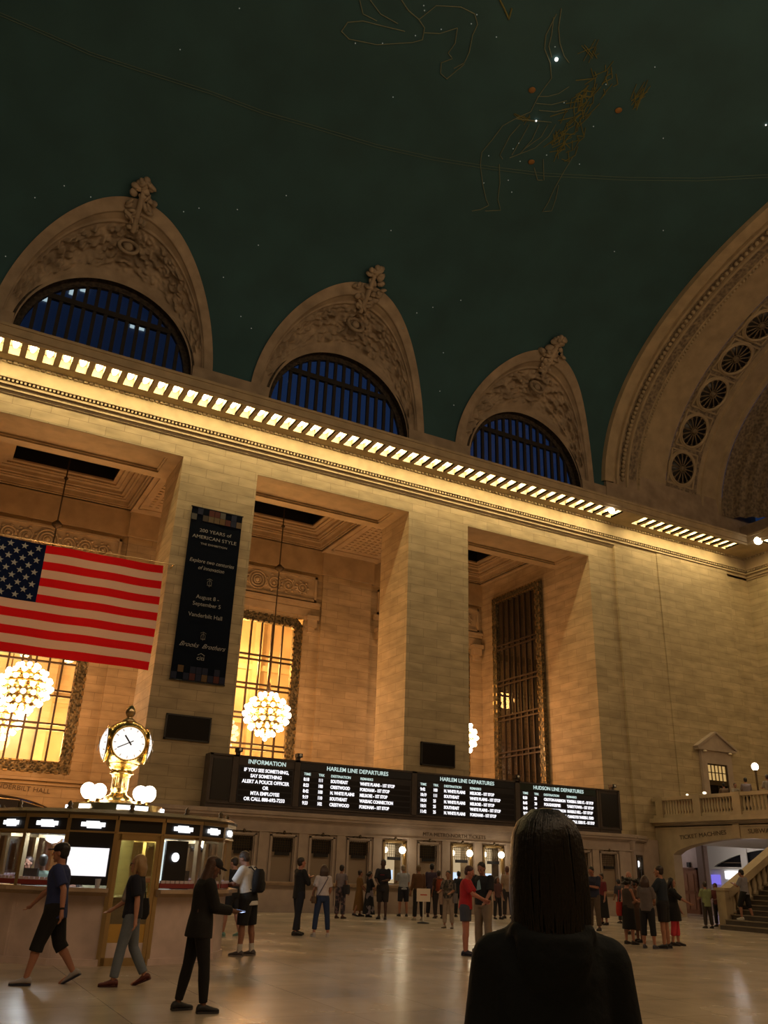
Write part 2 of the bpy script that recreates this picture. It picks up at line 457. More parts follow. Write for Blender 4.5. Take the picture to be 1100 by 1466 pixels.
# ---------------------------------------------------------------- aisle ceiling z = 19 with deep coffers
cl = MB(); hole = MB()
for c in (-8.05, 3.4, 14.83, 26.3):
    x0, x1, y0, y1 = c-3.85, c+3.85, 36.5, 43.85
    L, Rr = c-5.725, c+5.725
    if c > 26: Rr = 30.35
    cl.box(L, x0, 36.3, BW+.1, 19.0, 19.16); cl.box(x1, Rr, 36.3, BW+.1, 19.0, 19.16); cl.box(x0, x1, y1, BW+.1, 19.0, 19.16); cl.box(x0, x1, 36.3, y0, 19.0, 19.16)
    for k, (ins, z0, z1) in enumerate(((.0, 19.1, 19.16), (.12, 19.16, 19.22), (.22, 19.22, 19.44), (.42, 19.44, 19.5), (.55, 19.5, 19.56), (.72, 19.56, 19.72), (.95, 19.72, 19.78), (1.15, 19.78, 19.84), (1.38, 19.84, 19.92))):
        iy = ins*1.2; a, b2, cc, d = x0+ins, x1-ins, y0+iy*.5, y1-iy
        for (p, q, r_, s_) in ((a-.5, b2+.5, cc-.5, cc), (a-.5, b2+.5, d, d+.5), (a-.5, a, cc, d), (b2, b2+.5, cc, d)):
            cl.box(p, q, r_, s_, z0, z1+.01)
        if k in (1, 4, 7):                                   # small blocks along the moulding
            for j in range(46): cl.box(a+(b2-a)*(j+.2)/46, a+(b2-a)*(j+.7)/46, d-.05, d, z0-.05, z0+.01)
            for j in range(40): cl.box(b2-.05, b2, cc+(d-cc)*(j+.2)/40, cc+(d-cc)*(j+.7)/40, z0-.05, z0+.01)
    a, b2, cc, d = x0+1.38, x1-1.38, y0+.8, y1-1.66
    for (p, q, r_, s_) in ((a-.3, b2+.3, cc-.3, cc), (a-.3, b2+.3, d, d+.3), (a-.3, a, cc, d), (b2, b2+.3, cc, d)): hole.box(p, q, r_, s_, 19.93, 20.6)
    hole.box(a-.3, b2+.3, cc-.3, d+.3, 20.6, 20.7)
for c in (-2.33, 9.12, 20.56):                # framed key-pattern panels between the bays
    for (x0, x1, y0, y1) in ((c-1.6, c+1.6, 37.4, 37.52), (c-1.6, c+1.6, 42.9, 43.02), (c-1.6, c-1.48, 37.4, 43.02), (c+1.48, c+1.6, 37.4, 43.02)):
        cl.box(x0, x1, y0, y1, 18.94, 19.05)
    for i in range(7):
        for j in range(13):
            cl.box(c-1.2+i*.36, c-1.02+i*.36, 37.8+j*.38, 37.98+j*.38, 18.96, 19.02)
struct(cl.build('ceiling_aisle', MAT['stone_plain']))
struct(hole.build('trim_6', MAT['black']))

# ---------------------------------------------------------------- tall bronze windows
def lattice(root, hw, z0, z1, nv, rows, band=.55, sunk=0.0, chamfer=.4):
    """frame in the XZ plane facing -Y, centred on x = 0"""
    fr = MB()
    out = [(-hw, z0), (hw, z0), (hw, z1-chamfer), (hw-chamfer, z1), (-hw+chamfer, z1), (-hw, z1-chamfer)]
    i = band
    inn = [(-hw+i, z0+i), (hw-i, z0+i), (hw-i, z1-i-chamfer*.3), (hw-i-chamfer*.3, z1-i), (-hw+i+chamfer*.3, z1-i), (-hw+i, z1-i-chamfer*.3)]
    n = len(out)
    for k in range(n):
        j = (k+1) % n
        fr.prism([out[k], out[j], inn[j], inn[k]], -.10, .12)
    fr.build('frame', MAT['bronze_orn'], root)
    bd = MB()
    for (hx, a, c2, w_) in ((hw-.03, z0+.03, z1-.03, .06), (hw-i+.04, z0+i-.04, z1-i+.04, .06)):
        m_ = 26
        for k in range(m_):
            z = a+(c2-a)*(k+.5)/m_
            for sg in (-1, 1): bd.box(sg*hx-.03, sg*hx+.03, -.15, -.08, z-.09, z+.09)
        for k in range(16):
            x = -hx+2*hx*(k+.5)/16
            for z in (a, c2): bd.box(x-.09, x+.09, -.15, -.08, z-.03, z+.03)
    bd.build('beading', MAT['brass'], root)
    mu = MB(); W = 2*(hw-i)
    for k in range(1, nv):
        x = -W/2+W*k/nv; mu.box(x-.045, x+.045, -.05, .07, z0+i, z1-i)
    for z in rows:
        for dz in (-.13, .13): mu.box(-W/2, W/2, -.07, .09, z+dz-.045, z+dz+.045)
    mu.build('mullions', MAT['mullion'], root)
    MB().box(-W/2, W/2, .02, .035, z0+i, z1-i).build('pane', MAT['glass'], root)
ROWS = [5.81+1.4*k for k in range(1, 6)]
nw = 1
for c in (3.4, 14.83, 26.3):
    r_ = struct(empty('window_%d' % nw, (c, BW+.1, 0))); nw += 1
    lattice(r_, 3.05, 5.26, 14.77, 8, [7.4, 9.0, 10.6, 12.2])
# side window high in the end wall of the aisle (plane X = 30.3)
r_ = struct(empty('window_%d' % nw, (30.10, 40.0, 0), R(-90))); nw += 1
lattice(r_, 2.38, 4.0, 17.7, 7, [5.9, 8.0, 10.1, 12.2, 14.4], band=.42, chamfer=.02)
MB().box(-2.3, 2.3, .14, .2, 4.1, 17.6).build('backing', pbr('window_backing', (.030, .022, .014), .3, vary=.5, vscale=.9), r_)
# rooms beyond the tall windows
rm = MB()
rm.box(-5, 30.4, 50.2, 50.5, 4.4, 17)
rm.box(-5, 30.4, 44.6, 50.3, 4.4, 4.6); rm.box(-5, 30.4, 44.6, 50.3, 16.2, 16.4)
for x in (-5, 9.1, 20.6, 30.2): rm.box(x-.2, x+.2, 44.6, 50.3, 4.4, 16.4)
for x in (11.5, 13.2, 15.6, 17.3, .6, 5.5, 24, 27): rm.box(x-.25, x+.25, 49.7, 50.2, 4.6, 16.2)
for z in (9.5, 12.8): rm.box(-5, 30, 49.9, 50.2, z, z+.35)
struct(rm.build('wall_beyond', pbr('corridor_plaster', (.55, .46, .33), .7, vary=.25, vscale=.5)))
# passage below, behind the segmental arch
ps = MB(); ps.box(.2, .5, 44.6, 51.5, 0, 4.3); ps.box(6.1, 6.3, 44.6, 51.5, 0, 4.3); ps.box(.2, 6.3, 51.3, 51.6, 0, 4.3)
struct(ps.build('wall_passage', MAT['wood']))

# ================================================================ CORNICE
def cornice(mb, x0, x1, centres, T):
    """profile in local coords: x along, q = distance out of the wall (towards the hall), z up; T maps to world"""
    def bx(a, b, q0, q1, z0, z1):
        vs = [T(a, q0, z0), T(b, q0, z0), T(b, q1, z0), T(a, q1, z0), T(a, q0, z1), T(b, q0, z1), T(b, q1, z1), T(a, q1, z1)]
        mb.add(vs, [(0,3,2,1),(4,5,6,7),(0,1,5,4),(1,2,6,5),(2,3,7,6),(3,0,4,7)])
    bx(x0, x1, 0, .06, 18.86, 18.98); bx(x0, x1, 0, .16, 18.98, 19.06); bx(x0, x1, 0, .12, 19.06, 19.16)
    bx(x0, x1, 0, .26, 19.16, 19.24); bx(x0, x1, 0, .20, 19.24, 19.30)
    n = int((x1-x0)/.16)
    for k in range(n):
        a = x0+(k+.2)*(x1-x0)/n; bx(a, a+.085, 0, .30, 19.30, 19.42)
    bx(x0, x1, 0, .34, 19.42, 19.48)
    bx(x0, x1, 0, .24, 19.48, 20.2)                       # lit frieze
    m = int((x1-x0)/.215)
    for k in range(m):                                    # egg moulding
        a = x0+(k+.15)*(x1-x0)/m; bx(a, a+.15, .05, .34, 20.10, 20.2)
    bx(x0, x1, .0, .83, 20.2, 20.26)                      # soffit strip behind the coffers
    bx(x0, x1, 1.90, 2.02, 20.2, 20.78); bx(x0, x1, 2.0, 2.10, 20.34, 20.78); bx(x0, x1, 2.0, 2.16, 20.66, 20.78)
    prev = x0
    for c in centres+[None]:
        nxt = x1 if c is None else c-.21
        if nxt > prev: bx(prev, nxt, .80, 1.92, 20.2, 20.30)
        if c is not None: prev = c+.21
    bx(x0, x1, .0, 2.0, 20.56, 20.64)                     # top
    bx(x0, x1, .80, .86, 20.2, 20.6)
    for c in centres:
        for sg in (-1, 1): bx(c+sg*.21-.02 if sg < 0 else c+.21-.0, c-.21 if sg < 0 else c+.23, .83, 1.9, 20.2, 20.6)
PITCH_L = .6505
cent = [-.11+PITCH_L*k for k in range(-22, 66)]
cent_main = [c for c in cent if c < 31.5 or (32.6 < c < 40.6)]
cm = MB()
cornice(cm, -16, 42.95, cent_main, lambda x, q, z: Vector((x, WY-q, z)))
cent_end = [32.4-2.0-PITCH_L*k for k in range(0, 40)]
# the end wall return: runs along Y at X = 42.9
cornice(cm, -20, -33.6+1.0-1.0+.1, [], lambda x, q, z: Vector((43.0-q, -x, z))) if False else None
cornice(cm, 3.0, 33.47, sorted(cent_end), lambda x, q, z: Vector((43.0-q*.997, x, z-.004)))
struct(cm.build('trim_7', MAT['stone_plain']))
# coffer linings (painted cream) so the coffers read as bright wells
# lamps: one bulb cluster per coffer
lamp_me = MB()
lamp_me.ball((0, 0, .06), .08, 12, 8, (1.6, 5.4, .75))
lamp_me = lamp_me.mesh('cornice_lamp'); lamp_me.materials.append(MAT['cornice_bulb'])
PL = bpy.data.lights.new('cornice_light', 'POINT'); PL.energy = 40; PL.color = (1., .73, .30); PL.shadow_soft_size = .07
def cornice_lamp(x, y, rz):
    o = bpy.data.objects.new('cornice_lamp', lamp_me); COL.objects.link(o); o.location = (x, y, 20.40); o.rotation_euler.z = rz
    tag(o, 'bare bulbs in a lit coffer under the cornice', 'lamp', 'lamps in the cornice coffers')
    l = bpy.data.objects.new('cornice_light', PL); COL.objects.link(l); l.location = (x, y, 20.28)
for c in cent_main:
    if c > -2.0: cornice_lamp(c, WY-1.37, 0)
    elif c > -14:
        l = bpy.data.objects.new('cornice_light', PL); COL.objects.link(l); l.location = (c, WY-1.37, 20.28)
for c in cent_end:
    if c > 15: cornice_lamp(43.0-1.37, c, R(90))
for q, r_, lab in ((on_y(876, 731, WY-1.95), .17, 'single round globe lamp on the cornice where the long wall steps out'), (on_x(1086, 774, 43.0-1.95), .24, 'large bright globe lamp in the corner of the cornice')):
    gb = empty('cornice_globe', q); tag(gb, lab, 'lamp')
    MB().ball((0, 0, 0), r_, 16, 10).build('globe', MAT['globe'], gb); MB().lathe([(.05, 0), (.07, .12), (.04, .3)], (0, 0, r_-.03), 10).build('socket', MAT['bronze'], gb)
# ---------------------------------------------------------------- fascia above the cornice
fa = MB(); fa.box(-16, 42.95, WY-.05, WY+.6, 20.6, 22.0)
def fascia_seg(a, b2): fa.box(a, b2, WY-.05, WY+.6, 22.0, 22.62)
LC = [-8.05, 3.4, 14.83, 26.3]
edges = [-16]+[v for c in LC for v in (c-3.85, c+3.85)]+[32.1]
for k in range(0, len(edges), 2): fascia_seg(edges[k], edges[k+1])
fa.box(31.9, 44.6, WY-.12, WY+.9, 20.6, 24.2); fa.box(42.9, 44.4, -4, WY, 20.6, 22.4)
struct(fa.build('trim_8', MAT['lunette']))

# ================================================================ VAULT
NX, NS = 330, 150
X0v, X1v = -40.0, 31.9
prof = []
for j in range(NS+1):
    th = math.pi*j/NS
    c_, s_ = math.cos(th), math.sin(th)
    Y = 15+18.6*math.copysign(abs(c_)**(2/2.2), c_); Z = SPRING+11.55*abs(s_)**(2/2.2)
    prof.append((Y, Z))
vm = MB(); vs = [(X0v+(X1v-X0v)*i/NX, y, z) for i in range(NX+1) for (y, z) in prof]
fs = []
LH, LW = 6.35, 4.65
for i in range(NX):
    xc = X0v+(X1v-X0v)*(i+.5)/NX
    for j in range(NS):
        yc = (prof[j][0]+prof[j+1][0])/2; zc = (prof[j][1]+prof[j+1][1])/2
        if yc > 15 and zc < SPRING+LH:
            h = (zc-SPRING)/LH; hit = False
            for c in LC:
                if abs(xc-c) < (LW-.06)*math.sqrt(max(0, 1-h*h)) : hit = True
            if hit: continue
        fs.append((i*(NS+1)+j, (i+1)*(NS+1)+j, (i+1)*(NS+1)+j+1, i*(NS+1)+j+1))
vm.add(vs, fs, True)
struct(vm.build('ceiling', MAT['vault']))
# ---------------------------------------------------------------- lunettes
def lunette(c, idx):
    rel = MB(); nt_, ns_ = 190, 64
    def P(s_, t):
        a = math.pi*t; sk = 0.
        if s_ > .95:
            sk = (s_-.95)/.05
            ox, oz = c-(LW-.22+.36*sk)*math.cos(a), SPRING+(LH-.22+.36*sk)*math.sin(a)
            return Vector((ox, vY(oz)-.10, oz+.0))
        s_ = s_/.95
        ix, iz = c-3.85*math.cos(a), SPRING+3.85*math.sin(a)
        ox, oz = c-(LW-.22)*math.cos(a), SPRING+(LH-.22)*math.sin(a)
        oy = vY(oz)-.04
        inn = Vector((ix, WY+.12, iz)); out_ = Vector((ox, oy, oz))
        p = inn.lerp(out_, s_)
        span = (out_-inn).length
        n = Vector((math.cos(a)*.35, -.55, -.75*math.sin(a))).normalized()
        bow = -min(.35, span*.14)*math.sin(math.pi*s_)               # hollow surface
        h = 0.
        if .14 < s_ < .80 and span > .9:
            e = min((s_-.14)/.08, (.80-s_)/.08, 1.)
            u = (a-math.pi/2)*4.6; v = (s_-.47)*span
            q = math.hypot(u, v)
            h = .12*math.cos(q*9)*math.exp(-(q/.8)**2)*1.6
            env = .35+.65*min(1, abs(noise.noise(Vector((abs(u)*.9, v*.9, idx*5.7))))*3)
            w_ = noise.noise(Vector((abs(u)*2.1, v*3.0, idx*3.1)))+.7*noise.noise(Vector((abs(u)*5.2+9, v*6.4, 2.)))
            h += .34*env*max(0, abs(w_)*1.8-.16)
            for k in (1.5, 2.6, 3.6, 4.6, 5.6):
                qq = math.hypot(abs(u)-k, v*1.1); h += .14*math.cos(qq*11)*math.exp(-(qq/.5)**2)
            h *= e
        elif s_ >= .80: h = .05
        if s_ > .96 or (.80 <= s_ < .83): h = .11
        if s_ < .05: h = .06
        return p+n*(h-bow*-1)
    rel.grid(P, ns_, nt_)
    root = struct(rel.build('trim_%d' % (8+idx), MAT['lunette']))
    # leafy finial at the crown
    fn = MB(); oy = vY(SPRING+LH); base = Vector((c, oy-.15, SPRING+LH))
    for k in range(44):
        a = random.uniform(-1, 1); hgt = random.uniform(-1.5, 1.15)
        wdt = .80*(1-abs(hgt+.1)/1.6)
        p = base+Vector((a*wdt, -.1-.62*hgt*1.0, .5*hgt))
        M = Euler((random.uniform(-.6, .6), random.uniform(-1, 1), random.uniform(-1, 1))).to_matrix()
        fn.ball(p, random.uniform(.12, .22), 7, 5, (1.5, .6, .9), M)
    fn.ball(base+Vector((0, -.85, .62)), .17, 8, 6); fn.ball(base+Vector((.28, -.62, .45)), .15, 8, 6); fn.ball(base+Vector((-.26, -.7, .5)), .15, 8, 6)
    fn.tube([base+Vector((0, .9-.0, -.9)), base+Vector((.0, -.2, 0)), base+Vector((0, -.85, .6))], [.12, .14, .06], 8)
    # cartouche with crossed staffs
    m0 = Vector((c, WY-1.1, SPRING+5.0))
    fn.tube([m0+Vector((.42*math.cos(a*math.pi/8), .12*math.sin(a*math.pi/8), .42*math.sin(a*math.pi/8))) for a in range(16)], .09, 6, True)
    fn.ball(m0, .22, 10, 7, (1, .6, 1))
    fn.build('finial', MAT['lunette'], root)
    # the window in it
    wr = struct(empty('window_%d' % (nw+idx), (c, WY+.55, SPRING)))
    fr = MB()
    K = 40
    def ring(r0, r1, y0, y1):
        for k in range(K):
            a0, a1 = math.pi*k/K, math.pi*(k+1)/K
            fr.prism([(r0*math.cos(a0), r0*math.sin(a0)), (r1*math.cos(a0), r1*math.sin(a0)), (r1*math.cos(a1), r1*math.sin(a1)), (r0*math.cos(a1), r0*math.sin(a1))], y0, y1)
    ring(3.58, 3.95, -.1, .1)
    ring(3.84, 4.0, -.45, .1)
    fr.box(-3.9, 3.9, -.1, .1, -.7, .1)
    fr.build('frame', MAT['lunette_frame'], wr)
    mu = MB()
    for k in range(1, 15):
        x = -3.6+7.2*k/15; h = math.sqrt(max(.01, 3.6**2-x*x))
        mu.box(x-.08, x+.08, -.06, .06, 0, h)
    h1 = 2.35; xx = math.sqrt(3.6**2-h1*h1)
    mu.box(-xx, xx, -.09, .09, h1-.13, h1+.13)
    mu.build('mullions', MAT['mullion_dark'], wr)
    gl = MB(); gl.prism([(3.6*math.cos(math.pi*k/K), 3.6*math.sin(math.pi*k/K)) for k in range(K+1)], .0, .015)
    gl.build('pane', MAT['night_glass'], wr)
for i, c in enumerate(LC): lunette(c, i+1)
# neighbouring office block seen through the first lunette
ob = empty('office_building', (3, 58, 20)); tag(ob, 'dark office block with a few lit windows, outside the leftmost arched window', 'building')
MB().box(-14, 16, 0, 6, -4, 34).build('facade', pbr('office_facade', (.62, .66, .72), .8), ob)
gw = glow('lit_office_window', (.62, .78, .75), .75)
for (px, py, w_, h_) in ((63, 427, 11, 9), (104, 418, 10, 11), (121, 412, 12, 16), (105, 434, 12, 3), (118, 438, 7, 3), (147, 447, 6, 5), (162, 452, 8, 3), (190, 464, 7, 15), (203, 467, 10, 16)):
    p = on_y(px, py, 57.95); k = 58/1204*.92
    MB().box(p.x-w_*k/2-3, p.x+w_*k/2-3, -.06, 0, p.z-h_*k/2-20, p.z+h_*k/2-20).build('lit_window', gw, ob)
# ================================================================ END ARCH (X 31.9 .. 43)
ea = MB()
def arch_strip(mb, xa, xb, off_a, off_b, n=120, y_lo=-3.0):
    def f(u, v):
        th = math.pi*.02+math.pi*.96*u
        c_, s_ = math.cos(th), math.sin(th)
        off = off_a+(off_b-off_a)*v
        Y = 15+(18.6-off)*math.copysign(abs(c_)**(2/2.2), c_); Z = SPRING+(11.55-off)*abs(s_)**(2/2.2)
        return Vector((xa+(xb-xa)*v, Y, Z))
    mb.grid(f, n, 1, True)
# profile of mouldings along X: (x0,x1,offset)
pf = [(31.7, 31.75, -.05, .28), (31.75, 32.35, .28, .34), (32.35, 32.40, .34, .16), (32.40, 32.62, .16, .12), (32.62, 32.66, .12, .26), (32.66, 32.82, .26, .26), (32.82, 32.86, .26, .12),
      (33.42, 33.46, .12, .24), (33.46, 33.60, .24, .24), (33.60, 33.64, .24, .12), (34.30, 34.36, .12, .20), (34.36, 34.5, .20, .20), (34.5, 34.56, .20, .05),
      (34.56, 36.75, .05, .05), (39.35, 39.7, .05, .05), (39.7, 39.74, .05, .16), (39.74, 39.9, .16, .16), (39.9, 39.95, .16, .05), (39.95, 41.1, .05, .05), (41.1, 41.16, .05, .2), (41.16, 41.4, .2, .22)]
for a, b2, o1, o2 in pf: arch_strip(ea, a, b2, o1, o2)
ARCH = struct(ea.build('trim_13', MAT['stone_plain']))
eb = MB()
for a, b2, o in ((32.86, 33.42, .12), (33.64, 34.30, .12), (36.75, 39.35, .07), (41.4, 42.4, .25)): arch_strip(eb, a, b2, o, o)
struct(eb.build('trim_14', MAT['arch_band']))
# bead rows on the archivolt
bdm = MB()
def arch_pt(th, x, off):
    c_, s_ = math.cos(th), math.sin(th)
    return Vector((x, 15+(18.6-off)*math.copysign(abs(c_)**(2/2.2), c_), SPRING+(11.55-off)*abs(s_)**(2/2.2)))
for x, n_, r_ in ((33.14, 90, .13), (34.43, 130, .09)):
    for k in range(n_):
        th = .03*math.pi+(.60*math.pi)*k/n_
        bdm.ball(arch_pt(th, x, .22), r_, 6, 4, (1, 1, 1))
struct(bdm.build('trim_15', MAT['stone_plain']))
# inner end-wall arch: steps down to the great window
ec = MB()
for a, b2, o1, o2 in ((42.4, 42.45, .25, .7), (42.45, 42.9, .7, .75), (42.9, 42.95, .75, 1.2), (42.95, 43.5, 1.2, 1.25), (43.5, 43.55, 1.25, 1.6), (43.55, 44.5, 1.6, 1.6)): arch_strip(ec, a, b2, o1, o2)
struct(ec.build('trim_16', MAT['arch_band']))
# end wall below the springing, pilasters and recess
we = MB(); we.box(43.0, 44.3, 31.9, 33.6, 4.2, 22.3); we.box(44.2, 45, -4, 32.0, 4.2, 24.0); we.box(43.0, 44.0, 14, 22, 0, 22.3)
struct(we.build('wall_right', MAT['stone']))
# great window glazing
gr = struct(empty('window_%d' % (nw+6), (44.5, 15, 22)))
gm = MB()
for k in range(1, 40):
    y = -17+34*k/40; h = vz(15+y)-22-1.7
    if h > .3: gm.box(-.06, .06, y-.06, y+.06, 0, h)
for z in (2.5, 5, 7.5): gm.box(-.08, .08, -17, 17, z-.1, z+.1)
gm.build('mullions', MAT['mullion'], gr)
gp = MB(); gp.prism([(15-18.0+36.0*k/60-15, (vz(-3+36.0*k/60)-22-1.2) if 0 < k < 60 else 0) for k in range(61)], 0.02, .04, 'x')
gp.build('pane', MAT['night_glass'], gr)
# grille medallions on the intrados
def medallion(px, py, idx):
    # meet the intrados
    d = ray(px, py); t = 0.01
    A_, B_ = 18.6-.07, 11.55-.07
    G = lambda q: (abs(q.y-15)/A_)**2.2+(max(0, q.z-SPRING)/B_)**2.2
    while t < .06:
        p = EYE+d*t
        if G(p) > 1: break
        t += .00001
    nrm = -Vector((0, ((p.y-15)/A_)**1.2/A_, ((p.z-SPRING)/B_)**1.2/B_)).normalized()
    x = Vector((1, 0, 0)); y = nrm.cross(x).normalized()
    M = Matrix((x, y, nrm)).transposed().to_4x4(); M.translation = p+nrm*.04
    root = empty('ventilation_grille'); root.matrix_world = M
    words = ['lowest', 'second lowest', 'middle', 'second highest', 'highest visible']
    tag(root, 'round carved grille with radiating petals on the big arch, %s of the five' % words[idx], 'grille')
    a = MB(); a.tube([(1.02*math.cos(k*math.pi/18), 1.02*math.sin(k*math.pi/18), .05) for k in range(36)], .09, 8, True)
    a.tube([(1.12*math.cos(k*math.pi/18), 1.12*math.sin(k*math.pi/18), .03) for k in range(36)], .06, 6, True)
    for q in range(4):
        a.bar((1.28*math.cos(q*math.pi/2+math.pi/4)*1.18, 1.28*math.sin(q*math.pi/2+math.pi/4)*1.18, .03), (1.28*math.cos(q*math.pi/2+math.pi*.75)*1.18, 1.28*math.sin(q*math.pi/2+math.pi*.75)*1.18, .03), .1)
    a.build('rim', MAT['stone_plain'], root)
    b_ = MB(); b_.lathe([(0.001, .02), (1.0, .02), (1.0, -.3)], seg=32); b_.build('backing', MAT['black'], root)
    p_ = MB()
    for k in range(14):
        an = 2*math.pi*k/14
        Mk = Matrix.Rotation(an, 3, 'Z')
        p_.ball(Mk @ Vector((.55, 0, .05)), .36, 8, 5, (1, .14, .12), Mk)
        p_.ball(Mk @ Vector((.87, .0, .05)), .10, 6, 4, (.7, 1.1, .5), Mk)
    p_.ball((0, 0, .08), .2, 12, 7, (1, 1, .6))
    p_.tube([(.25*math.cos(k*math.pi/8), .25*math.sin(k*math.pi/8), .08) for k in range(16)], .035, 6, True)
    p_.build('petals', MAT['petal'], root)
for i, q in enumerate(((976, 671), (993, 617), (1020, 564), (1053, 513), (1090, 465))): medallion(*q, i)

# ================================================================ CEILING STARS AND DRAWING
def vault_pt(px, py, lift=.06):
    d = ray(px, py); t = .002
    while True:
        p = EYE+d*t
        if p.z > vz(p.y) or t > .08: break
        t += .0002
    lo, hi = t-.0002, t
    for _ in range(16):
        m_ = (lo+hi)/2; p = EYE+d*m_
        if p.z > vz(p.y): hi = m_
        else: lo = m_
    return p-d.normalized()*lift
star_hot = glow('star_light', (1., .93, .8), 2.0)
star_dim = glow('faint_star_light', (.75, .8, .62), .16)
gold_line = pbr('gilt_line', (.17, .17, .055), .7)
pale_line = pbr('pale_line', (.19, .23, .17), .8)
gilt_patch = pbr('gilt_paint', (.15, .12, .04), .7, vary=.5, vscale=1.5)
def star(px, py, r_, mat, lab, grp=None):
    p = vault_pt(px, py, .08)
    o = MB().ball((0, 0, 0), r_, 8, 6).build('ceiling_star', mat); o.location = p
    tag(o, lab, 'star light', grp)
star(797, 85, .085, star_hot, 'brightest star light on the green ceiling, beside the upper line figure')
star(768, 173, .04, star_hot, 'small bright star light at the belt of the line figure on the ceiling')
star(1097, 179, .035, star_hot, 'lone pinprick star light above the big arch')
dots = [(258,71),(130,282),(370,351),(320,397),(195,262),(263,303),(345,453),(360,470),(285,298),(343,12),(8,367),(50,283),(92,266),(595,51),(632,42),(607,8),(683,21),(675,34),(711,53),(635,505),(650,580),(577,470),(597,448),(563,139),(509,62),(548,62),(608,15),(743,205),(700,223),(735,213),(745,231),(693,262),(733,275),(728,258),(808,147),(868,121),(938,96),(950,198),(795,67),(830,235),(783,222),(850,181),(620,440),(630,560),(660,430),(340,300),(410,280),(560,330),(880,360),(950,330)]
for (x, y) in dots: star(x, y, .028, star_dim, 'faint pinprick star light on the green ceiling', 'faint ceiling stars')
for (x, y) in ((761, 232), (886, 158), (762, 129)):
    p = vault_pt(x, y, .05)
    o = MB().ball((0, 0, 0), .16, 12, 6, (1, 1, .25)).build('gilded_boss', pbr('gilt_boss', (.30, .15, .04), .6)); o.location = p
    tag(o, {761: 'largest orange gilt disc, at the knees of the ceiling figure', 886: 'reddish gilt disc in the lion-skin side of the ceiling drawing', 762: 'small gilt disc above the belt of the ceiling figure'}[x], 'ceiling ornament')
def line(mb, pts, r_=.022):
    P_ = []
    for k in range(len(pts)-1):
        for j in range(3):
            t = j/3; P_.append(((pts[k][0]*(1-t)+pts[k+1][0]*t), (pts[k][1]*(1-t)+pts[k+1][1]*t)))
    P_.append(pts[-1])
    mb.tube([vault_pt(x, y, .03) for x, y in P_], r_, 4)
la = MB()
line(la, [(690,60),(783,20)]) if False else None
for pts in ([(797,20),(788,38),(782,50),(780,70),(788,90),(790,112),(778,128),(770,140),(760,160),(738,170),(720,180),(705,200),(690,218),(688,235)],
            [(804,12),(800,40),(802,62),(808,80),(815,90)], [(793,25),(790,50),(786,66),(790,82)], [(688,235),(691,262),(696,285),(700,294),(688,300),(676,302)], [(715,235),(716,262),(713,285),(717,301),(695,302)],
            [(770,138),(785,138),(800,134),(815,124)], [(768,148),(790,150),(812,144)], [(772,158),(795,160),(815,156)], [(738,170),(760,172),(790,175)],
            [(745,178),(730,195),(716,222),(720,228)], [(758,178),(748,196),(733,222)], [(772,178),(762,200),(745,220)], [(785,178),(775,196),(750,214)], [(796,178),(786,195),(766,212),(730,226)],
            [(820,225),(808,245),(795,268),(785,290),(777,303),(790,302),(796,285),(800,265)], [(765,240),(770,258),(777,258)], [(778,228),(779,258)]): line(la, pts)
for pts in ([(489,45),(498,32),(520,30),(543,36),(580,45)], [(489,45),(500,56),(520,60),(540,64),(590,61),(605,57),(608,40),(600,28),(585,15),(575,0)], [(515,0),(520,20),(540,30)], [(530,0),(545,20),(570,34)], [(608,47),(630,48),(655,40)], [(655,40),(652,62),(642,76),(648,84),(632,90),(631,105),(640,113),(655,100),(665,92)], [(600,28),(625,8),(660,10),(680,20),(684,35),(677,50),(672,75),(665,90),(650,98)]): line(la, pts)
o = la.build('ceiling_drawing', pale_line); tag(o, 'pale outline of robed figures drawn on the green ceiling', 'ceiling painting')
lb = MB()
rng = random.Random(3)
for k in range(70):
    t = rng.random(); cx = 870-70*t+rng.uniform(-16, 16)*1.2; cy = 95+120*t+rng.uniform(-14, 14)
    line(lb, [(cx, cy), (cx+rng.uniform(-14, 4), cy+rng.uniform(4, 16)), (cx+rng.uniform(-24, -2), cy+rng.uniform(10, 24))], .022)
for k in range(12):
    line(lb, [(915+rng.uniform(-6, 18), 128+rng.uniform(-14, 10)), (908+rng.uniform(-6, 6), 150+rng.uniform(-10, 10))], .02)
for k in range(8): line(lb, [(836+rng.uniform(-10, 20), 75+rng.uniform(-12, 16)), (846+rng.uniform(-10, 14), 66+rng.uniform(-14, 20))], .018)
ld = MB(); line(ld, [(716,0),(723,14),(729,28),(733,12)], .04)
o = ld.build('ceiling_drawing', gold_line); tag(o, 'small gilded point of a drawing at the top edge of the ceiling', 'ceiling painting')
for k in range(10): line(lb, [(735+rng.uniform(0, 30), 166+rng.uniform(-4, 10)), (745+rng.uniform(0, 30), 172+rng.uniform(-4, 8))], .016)
o = lb.build('ceiling_drawing', gold_line); tag(o, 'gilded pelt of short strokes painted on the ceiling beside the line figure', 'ceiling painting')
lc = MB()
A = [(0,18),(60,44),(130,75),(200,98),(300,130),(380,160),(450,180),(540,207),(620,225),(700,238),(780,248),(900,254),(1000,255),(1100,250)]
line(lc, A, .016); line(lc, [(x, y+4) for x, y in A], .016)
o = lc.build('ceiling_line', pbr('grey_line', (.13, .20, .17), .85)); tag(o, 'long double curve painted across the green ceiling', 'ceiling painting')
# ================================================================ TICKET OFFICE FRONT
TY = 32.6
tw_c = [13.06+1.642*k for k in range(-3, 11)]      # window centres
tm = MB()
z_c = 1.06                                          # counter height
holes = [(c-.47, c+.47, z_c, 2.66) for c in tw_c]
window_hole_wall(tm, 7.0, 31.0, 0.0, 2.86, holes, TY, TY+.28)
